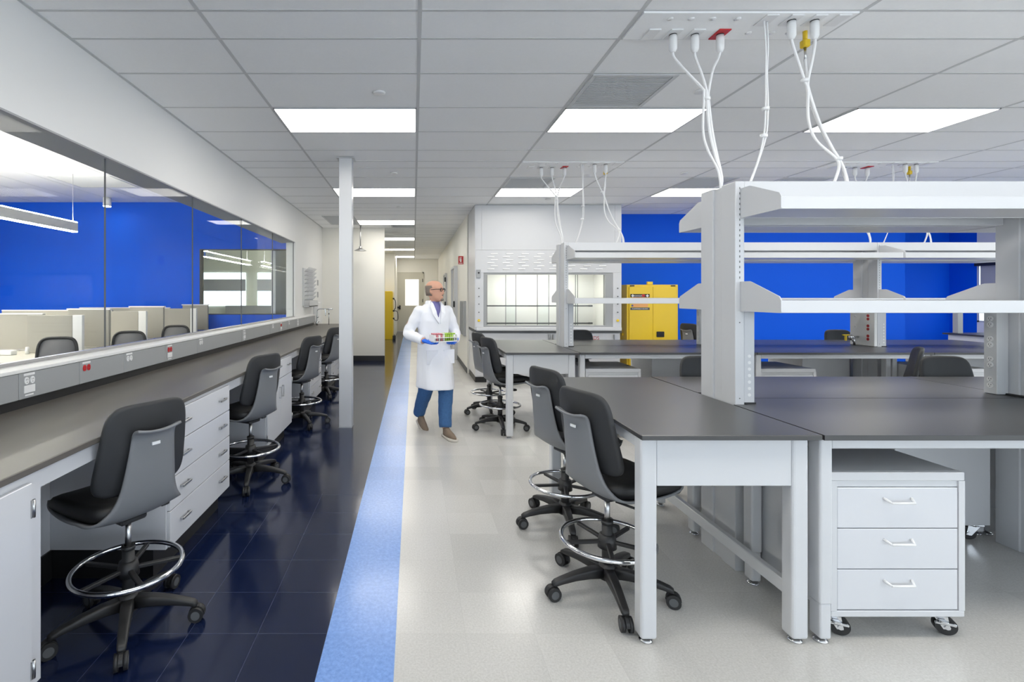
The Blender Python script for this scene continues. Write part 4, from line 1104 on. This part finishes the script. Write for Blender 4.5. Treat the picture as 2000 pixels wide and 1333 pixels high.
for x, y, l in ((-4.98, 6.40, 'nearest'), (-4.80, 8.05, 'second'), (-4.72, 9.95, 'farthest')):
    solo('paper_cup', MB().lathe([(0.018,0.741),(0.024,0.742),(0.020,0.83),(0.010,0.831)], (x,y,0), 16), M['plastic'], 'small white cup on the %s office desk' % l, 'cup', (x,y,0.74), 'white cups on the office desks')

# ------------------------------------------------------------------ person
def build_person():
    PH = math.radians(25)
    base = Vector((0.215, 5.43, 0))
    t = thing('person', 'person in white lab coat and jeans walking with a rack of tubes', 'person', base, 0)
    F = Vector((math.sin(PH), -math.cos(PH), 0)); L = Vector((-F.y, F.x, 0))
    def W(f, l, z): return F*f + L*l + Vector((0,0,z))
    def ell(c, fx, lx, n=24, tilt=0.0, e=2.2):
        out = []
        for k in range(n):
            a = 2*PI*k/n
            cu = math.copysign(abs(math.cos(a))**(2/e), math.cos(a)); su = math.copysign(abs(math.sin(a))**(2/e), math.sin(a))
            out.append(W(c[0]+fx*cu, c[1]+lx*su, c[2]+tilt*cu))
        return out
    hipz = 0.885
    kneeL, ankL = (0.16, 0.065, 0.475), (0.225, 0.03, 0.09)
    kneeR, ankR = (-0.06, -0.065, 0.46), (-0.285, -0.035, 0.135)
    shR, elR, wrR = (0.0, -0.175, 1.318), (-0.045, -0.285, 1.085), (0.20, -0.205, 1.02)
    shL, elL, wrL = (0.0, 0.175, 1.318), (0.0, 0.275, 1.08), (0.235, 0.135, 1.02)
    # --- body: one continuous surface (torso, limbs, neck, head)
    mb = MB()
    mb.loft([ell((0.0,0,0.84),0.07,0.10), ell((0.0,0,0.92),0.095,0.145), ell((0.0,0,1.05),0.09,0.13), ell((0.01,0,1.20),0.10,0.15), ell((0.0,0,1.33),0.085,0.17), ell((0.0,0,1.38),0.06,0.10), ell((0.012,0,1.41),0.050,0.052), ell((0.03,0,1.48),0.050,0.050)])
    for hl, kn, an in ((0.085, kneeL, ankL), (-0.085, kneeR, ankR)):
        mb.tube(spline([W(0,hl,hipz), W((kn[0])*0.5,(hl+kn[1])/2,(hipz+kn[2])/2), W(*kn), W((kn[0]+an[0])/2-0.02,(kn[1]+an[1])/2,(kn[2]+an[2])/2), W(*an)], 4), [0.085]*4+[0.075]*4+[0.055]*4+[0.05]*4+[0.035], 14)
    for sh, el, wr in ((shR, elR, wrR), (shL, elL, wrL)):
        mb.tube(spline([W(*sh), W(*el), W(*wr)], 6), [0.050]*6+[0.042]*6+[0.028], 12)
    # head, turned towards the viewer's right
    HD = math.radians(62)
    HF = Vector((math.sin(HD), -math.cos(HD), 0)); HL = Vector((-HF.y, HF.x, 0))
    hc = W(0.035, 0, 1.545)
    def H(f, l, z): return hc + HF*f + HL*l + Vector((0,0,z))
    def hring(f, z, rf, rl, n=24):
        return [H(f+rf*math.cos(2*PI*k/n), rl*math.sin(2*PI*k/n), z) for k in range(n)]
    hd = MB()
    hd.loft([hring(0.030,-0.118,0.030,0.030), hring(0.030,-0.108,0.052,0.045), hring(0.020,-0.080,0.074,0.060), hring(0.006,-0.045,0.090,0.068), hring(-0.002,0.0,0.096,0.074), hring(-0.006,0.04,0.098,0.077), hring(-0.010,0.075,0.086,0.068), hring(-0.012,0.098,0.060,0.048), hring(-0.012,0.108,0.025,0.020)])
    hd.loft([[H(0.088+d*0.9, s*w, z) for d, s, w in ((0,-1,0.012),(0.02,-.5,0.01),(0.02,.5,0.01),(0,1,0.012))] for z in (0.012,)] + [[H(0.088+0.024, 0.014*s, -0.036) if abs(s)<1 else H(0.085, 0.016*s, -0.036) for s in (-1,-.5,.5,1)]])
    hd.ball(H(0.094,0,-0.030), (0.016,0.016,0.013)); 
    for s in (-1, 1):
        hd.ball(H(-0.008, s*0.076, -0.008), (0.017,0.012,0.030))
        hd.ball(H(0.078, s*0.034, 0.012), (0.014,0.014,0.010))
    hd.ball(H(0.080,0,-0.066), (0.018,0.024,0.010)); hd.ball(H(0.078,0,-0.098), (0.022,0.024,0.016))
    for v in hd.bm.verts: pass
    hd2 = hd.bm
    me_t = bpy.data.meshes.new('tmp_head'); hd2.to_mesh(me_t); hd2.free()
    mb.bm.from_mesh(me_t); bpy.data.meshes.remove(me_t)
    body = link('body', remesh(mb, 'body', M['skin'], 0.0085, 3, 0.4), t)
    # --- head children
    g = MB()
    for s in (-1, 1):
        pts_ = [H(0.096-0.004*abs(math.sin(a)), s*0.034+0.026*math.cos(a), 0.010+0.018*math.sin(a)) for a in [2*PI*k/16 for k in range(16)]]
        g.tube(pts_, 0.0035, 6, True)
        g.tube([H(0.092, s*0.060, 0.016), H(0.05, s*0.081, 0.016), H(-0.01, s*0.083, 0.010)], 0.0035, 6)
    g.tube([H(0.102,-0.010,0.014), H(0.108,0,0.018), H(0.102,0.010,0.014)], 0.0032, 6)
    part('glasses', g, M['kick'], t, label='dark framed glasses')
    hr = MB()
    hr.loft([hring(-0.020,-0.055,0.072,0.070), hring(-0.018,-0.01,0.084,0.0775), hring(-0.016,0.035,0.090,0.0795), hring(-0.020,0.055,0.086,0.076)])
    hr.xform(Matrix.Translation(HF*-0.006))
    part('hair', hr, M['hair'], t, label='short grey hair round the sides')
    be = MB(); be.ball(H(0.080,0,-0.096), (0.023,0.026,0.018)); be.ball(H(0.090,0,-0.050), (0.010,0.024,0.006))
    part('beard', be, M['hair'], t, label='short goatee')
    ey = MB()
    for s in (-1, 1): ey.ball(H(0.087, s*0.034, 0.012), (0.008,0.009,0.006))
    part('eyes', ey, M['kick'], t)
    # --- clothes
    sh_ = MB()
    sh_.loft([ell((0.018,0,1.26),0.105,0.09), ell((0.014,0,1.36),0.082,0.075), ell((0.014,0,1.405),0.063,0.062), ell((0.016,0,1.43),0.058,0.058)])
    part('shirt', sh_, M['shirt'], t, label='violet shirt collar')
    ct = MB()
    ct.loft([ell((0.045,0,0.50),0.245,0.200,32), ell((0.04,0,0.60),0.220,0.195,32), ell((0.03,0,0.80),0.175,0.190,32), ell((0.012,0,0.95),0.146,0.182,32), ell((0.0,0,1.08),0.125,0.172,32), ell((0.005,0,1.22),0.130,0.185,32), ell((0.0,0,1.31),0.108,0.195,32), ell((-0.005,0,1.362),0.088,0.155,32), ell((-0.006,0,1.398),0.070,0.100,32), ell((-0.006,0,1.415),0.060,0.070,32)])
    for sh, el, wr in ((shR, elR, wrR), (shL, elL, wrL)):
        cu = spline([W(sh[0], sh[1]*0.8, sh[2]-0.005), W(*sh), W(sh[0]*0.4+el[0]*0.6, sh[1]*0.4+el[1]*0.6, sh[2]*0.4+el[2]*0.6), W(*el), W((el[0]+wr[0])/2,(el[1]+wr[1])/2,(el[2]+wr[2])/2-0.005), W(*[el[i]+(wr[i]-el[i])*0.93 for i in range(3)])], 5)
        n_ = len(cu)
        ct.tube(cu, [0.066-0.015*(i/(n_-1)) + 0.004*math.sin(i*1.7) for i in range(n_)], 16)
    for v in ct.bm.verts:                                   # soft vertical folds in the skirt of the coat
        if v.co.z < 1.0:
            a = math.atan2(v.co.y, v.co.x); d = Vector((v.co.x, v.co.y, 0))
            k = (1.0-v.co.z)/0.5
            v.co += d.normalized()*0.012*k*math.sin(a*7+v.co.z*3)
    link('lab_coat', remesh(ct, 'lab_coat', M['coat'], 0.011, 4, 0.5), t)['label'] = 'white knee length lab coat'
    lp = MB()
    for s in (-1, 1):
        poly = [W(0.060, s*0.058, 1.425), W(0.090, s*0.085, 1.37), W(0.128, s*0.075, 1.29), W(0.140, s*0.010, 1.19), W(0.120, s*0.030, 1.32), W(0.078, s*0.045, 1.40)]
        f0 = [lp.bm.verts.new(p) for p in poly]; f1 = [lp.bm.verts.new(p+F*0.012+Vector((0,0,0.004))) for p in poly]
        lp.bm.faces.new(f0); lp.bm.faces.new(list(reversed(f1)))
        for k in range(6): lp.bm.faces.new((f0[k], f1[k], f1[(k+1)%6], f0[(k+1)%6]))
    lp.loft([[W(-0.006+(0.072+d)*math.cos(a), (0.072+d)*math.sin(a), z) for a in [PI*0.30+PI*1.4*k/20 for k in range(21)]] for d, z in ((0.006,1.385),(0.0,1.44),(0.012,1.425),(0.020,1.375))], False, True)
    part('lapels', lp, M['coat'], t)
    pk = MB()
    for s in (-1, 1):
        c = W(0.172, s*0.10, 0.84)
        pk.loft([[c+L*(u*0.065)+Vector((0,0,v*0.075))+F*dd for u, v in ((-1,-1),(1,-1),(1,1),(-1,1))] for dd in (-0.012, 0.002)], True, False)
    part('pocket', pk, M['coat'], t)
    jn = MB()
    for hl, kn, an in ((0.085, kneeL, ankL), (-0.085, kneeR, ankR)):
        jn.tube(spline([W(0,hl,hipz), W(kn[0]*0.5,(hl+kn[1])/2,(hipz+kn[2])/2), W(*kn), W((kn[0]+an[0])/2-0.012,(kn[1]+an[1])/2,(kn[2]+an[2])/2), W(an[0]-0.006,an[1],an[2]+0.01)], 5), [0.098-0.0016*i + 0.002*math.sin(i*2.1) for i in range(21)], 18)
    part('jeans', jn, M['jeans'], t, label='blue denim jeans')
    for an, pitch, fz, nm in ((ankL, 0.0, 0.0, 'l'), (ankR, 0.42, 0.030, 'r')):
        rot = Matrix.Rotation(pitch, 4, L)
        def S(f, l, z):
            v = F*f + L*l + Vector((0,0,z))
            v = rot @ (v - F*0.14) + F*0.14
            return W(an[0]-0.045, an[1], fz*0.0) + v
        so = MB()
        out = [(0.0,0.0),(0.01,0.030),(0.06,0.034),(0.13,0.040),(0.19,0.046),(0.235,0.040),(0.262,0.018),(0.266,0.0)]
        loop_ = [(f,w) for f,w in out] + [(f,-w) for f,w in reversed(out[1:-1])]
        so.loft([[S(f, w*1.06, z) for f, w in loop_] for z in (0.001, 0.012, 0.026)])
        p_ = MB()
        def up(sc, z, f0, f1, n=16):
            return [S(f0+(f1-f0)*(0.5-0.5*math.cos(2*PI*k/n)), sc*math.sin(2*PI*k/n)*(0.9+0.1*math.cos(2*PI*k/n)), z) for k in range(n)]
        p_.loft([up(0.042,0.024,0.002,0.262), up(0.043,0.045,0.002,0.258), up(0.039,0.065,0.004,0.215), up(0.035,0.082,0.006,0.150), up(0.033,0.105,0.008,0.095)])
        s_ = part('shoe', p_, M['suede'], t, label='taupe suede shoe')
        part('sole', so, M['sole'], s_, label='pale sole')
    # --- gloved hands under the ends of the rack
    RZ = 1.015
    for wr, s in ((wrR, -1), (wrL, 1)):
        h = MB()
        rc = W(0.30, -0.04, RZ)                              # rack centre
        end = W(0.285, -0.04 + s*0.115, RZ-0.016)
        wv = W(*wr)
        d = (end - wv).normalized()
        up_ = Vector((0,0,1)); side = d.cross(up_).normalized(); nrm = side.cross(d).normalized()
        pc = wv + d*0.035
        def HP(a, b, c): return wv + d*a + side*b + nrm*c
        def hr_(a, w, th, c=0): 
            return [HP(a, w*math.cos(2*PI*k/14), th*math.sin(2*PI*k/14)+c) for k in range(14)]
        h.loft([hr_(-0.035,0.031,0.027), hr_(0.0,0.029,0.023), hr_(0.03,0.038,0.020), hr_(0.065,0.043,0.018), hr_(0.088,0.040,0.014)])
        for k, (b, ln) in enumerate(((-0.031,0.062),(-0.011,0.072),(0.010,0.067),(0.030,0.052))):
            h.tube(spline([HP(0.075,b,0), HP(0.085+ln*0.45,b*1.12,0.002), HP(0.085+ln*0.85,b*1.15,0.014), HP(0.085+ln*0.98,b*1.15,0.036)], 4), [0.0105]*8+[0.0095]*4+[0.007], 10)
        sg = 1 if (side.dot(F) < 0) else -1
        tb = -s if (HP(0,1,0)-HP(0,0,0)).dot(L) > 0 else s
        h.tube(spline([HP(0.02,tb*0.028,0.004), HP(0.045,tb*0.052,0.016), HP(0.070,tb*0.058,0.036), HP(0.088,tb*0.052,0.052)], 4), [0.013]*4+[0.011]*4+[0.0095]*4+[0.007], 10)
        link('glove', remesh(h, 'glove', M['glove'], 0.0045, 3, 0.4), t)['label'] = 'blue glove'
    return t, W, F, L, base
pt, W_, F_, L_, pb = build_person()
rk = thing('tube_rack', 'white tube rack with coloured caps carried by the person', 'tube rack', pb + W_(0.30, -0.04, 1.015))
ang = math.atan2(L_.y, L_.x)
rk.rotation_euler = (0, 0, ang)
part('tray', MB().box(-0.135, 0.135, -0.06, 0.06, 0.0, 0.010, 0.002).box(-0.135, 0.135, -0.06, 0.06, 0.042, 0.048).box(-0.135, -0.129, -0.06, 0.06, 0.0, 0.075).box(0.129, 0.135, -0.06, 0.06, 0.0, 0.075), M['plastic'], rk)
for i in range(10):
    for j in range(3):
        x = -0.112+i*0.0249; y = -0.036+j*0.036
        m_ = 'pink' if i < 4 else ('plastic' if i == 4 else 'green')
        q = part('tube', MB().cyl((x,y,0.011),(x,y,0.075),0.008,n=12), M['plastic' if i in (0,2,4,9) else m_], rk)
        part('cap', MB().cyl((x,y,0.075),(x,y,0.088),0.0095,n=12), M[m_], q, label='coloured cap')

# ------------------------------------------------------------------ light and camera
w = bpy.data.worlds.new('World'); SC.world = w; w.use_nodes = True
bg = w.node_tree.nodes['Background']
bg.inputs['Color'].default_value = (0.80, 0.90, 1.0, 1); bg.inputs['Strength'].default_value = 2.8

cam = bpy.data.cameras.new('Camera'); co = bpy.data.objects.new('Camera', cam); COL.objects.link(co)
co.location = (0, 0, CAMH); co.rotation_euler = (PI/2, 0, 0)
cam.sensor_width = 36; cam.sensor_fit = 'HORIZONTAL'; cam.lens = 970/2000*36
cam.shift_x = (1000-808)/2000; cam.shift_y = (579-666.5)/2000
cam.clip_start = 0.05; cam.clip_end = 100
SC.camera = co
vs = SC.view_settings
vs.view_transform = 'Standard'; vs.look = 'None'; vs.gamma = 1.0; vs.use_curve_mapping = False; vs.exposure = EX
SC.cycles.use_denoising = True
SC.cycles.max_bounces = 8; SC.cycles.diffuse_bounces = 5; SC.cycles.glossy_bounces = 4; SC.cycles.transparent_max_bounces = 16
SC.cycles.sample_clamp_indirect = 8
SC.cycles.caustics_reflective = False; SC.cycles.caustics_refractive = False
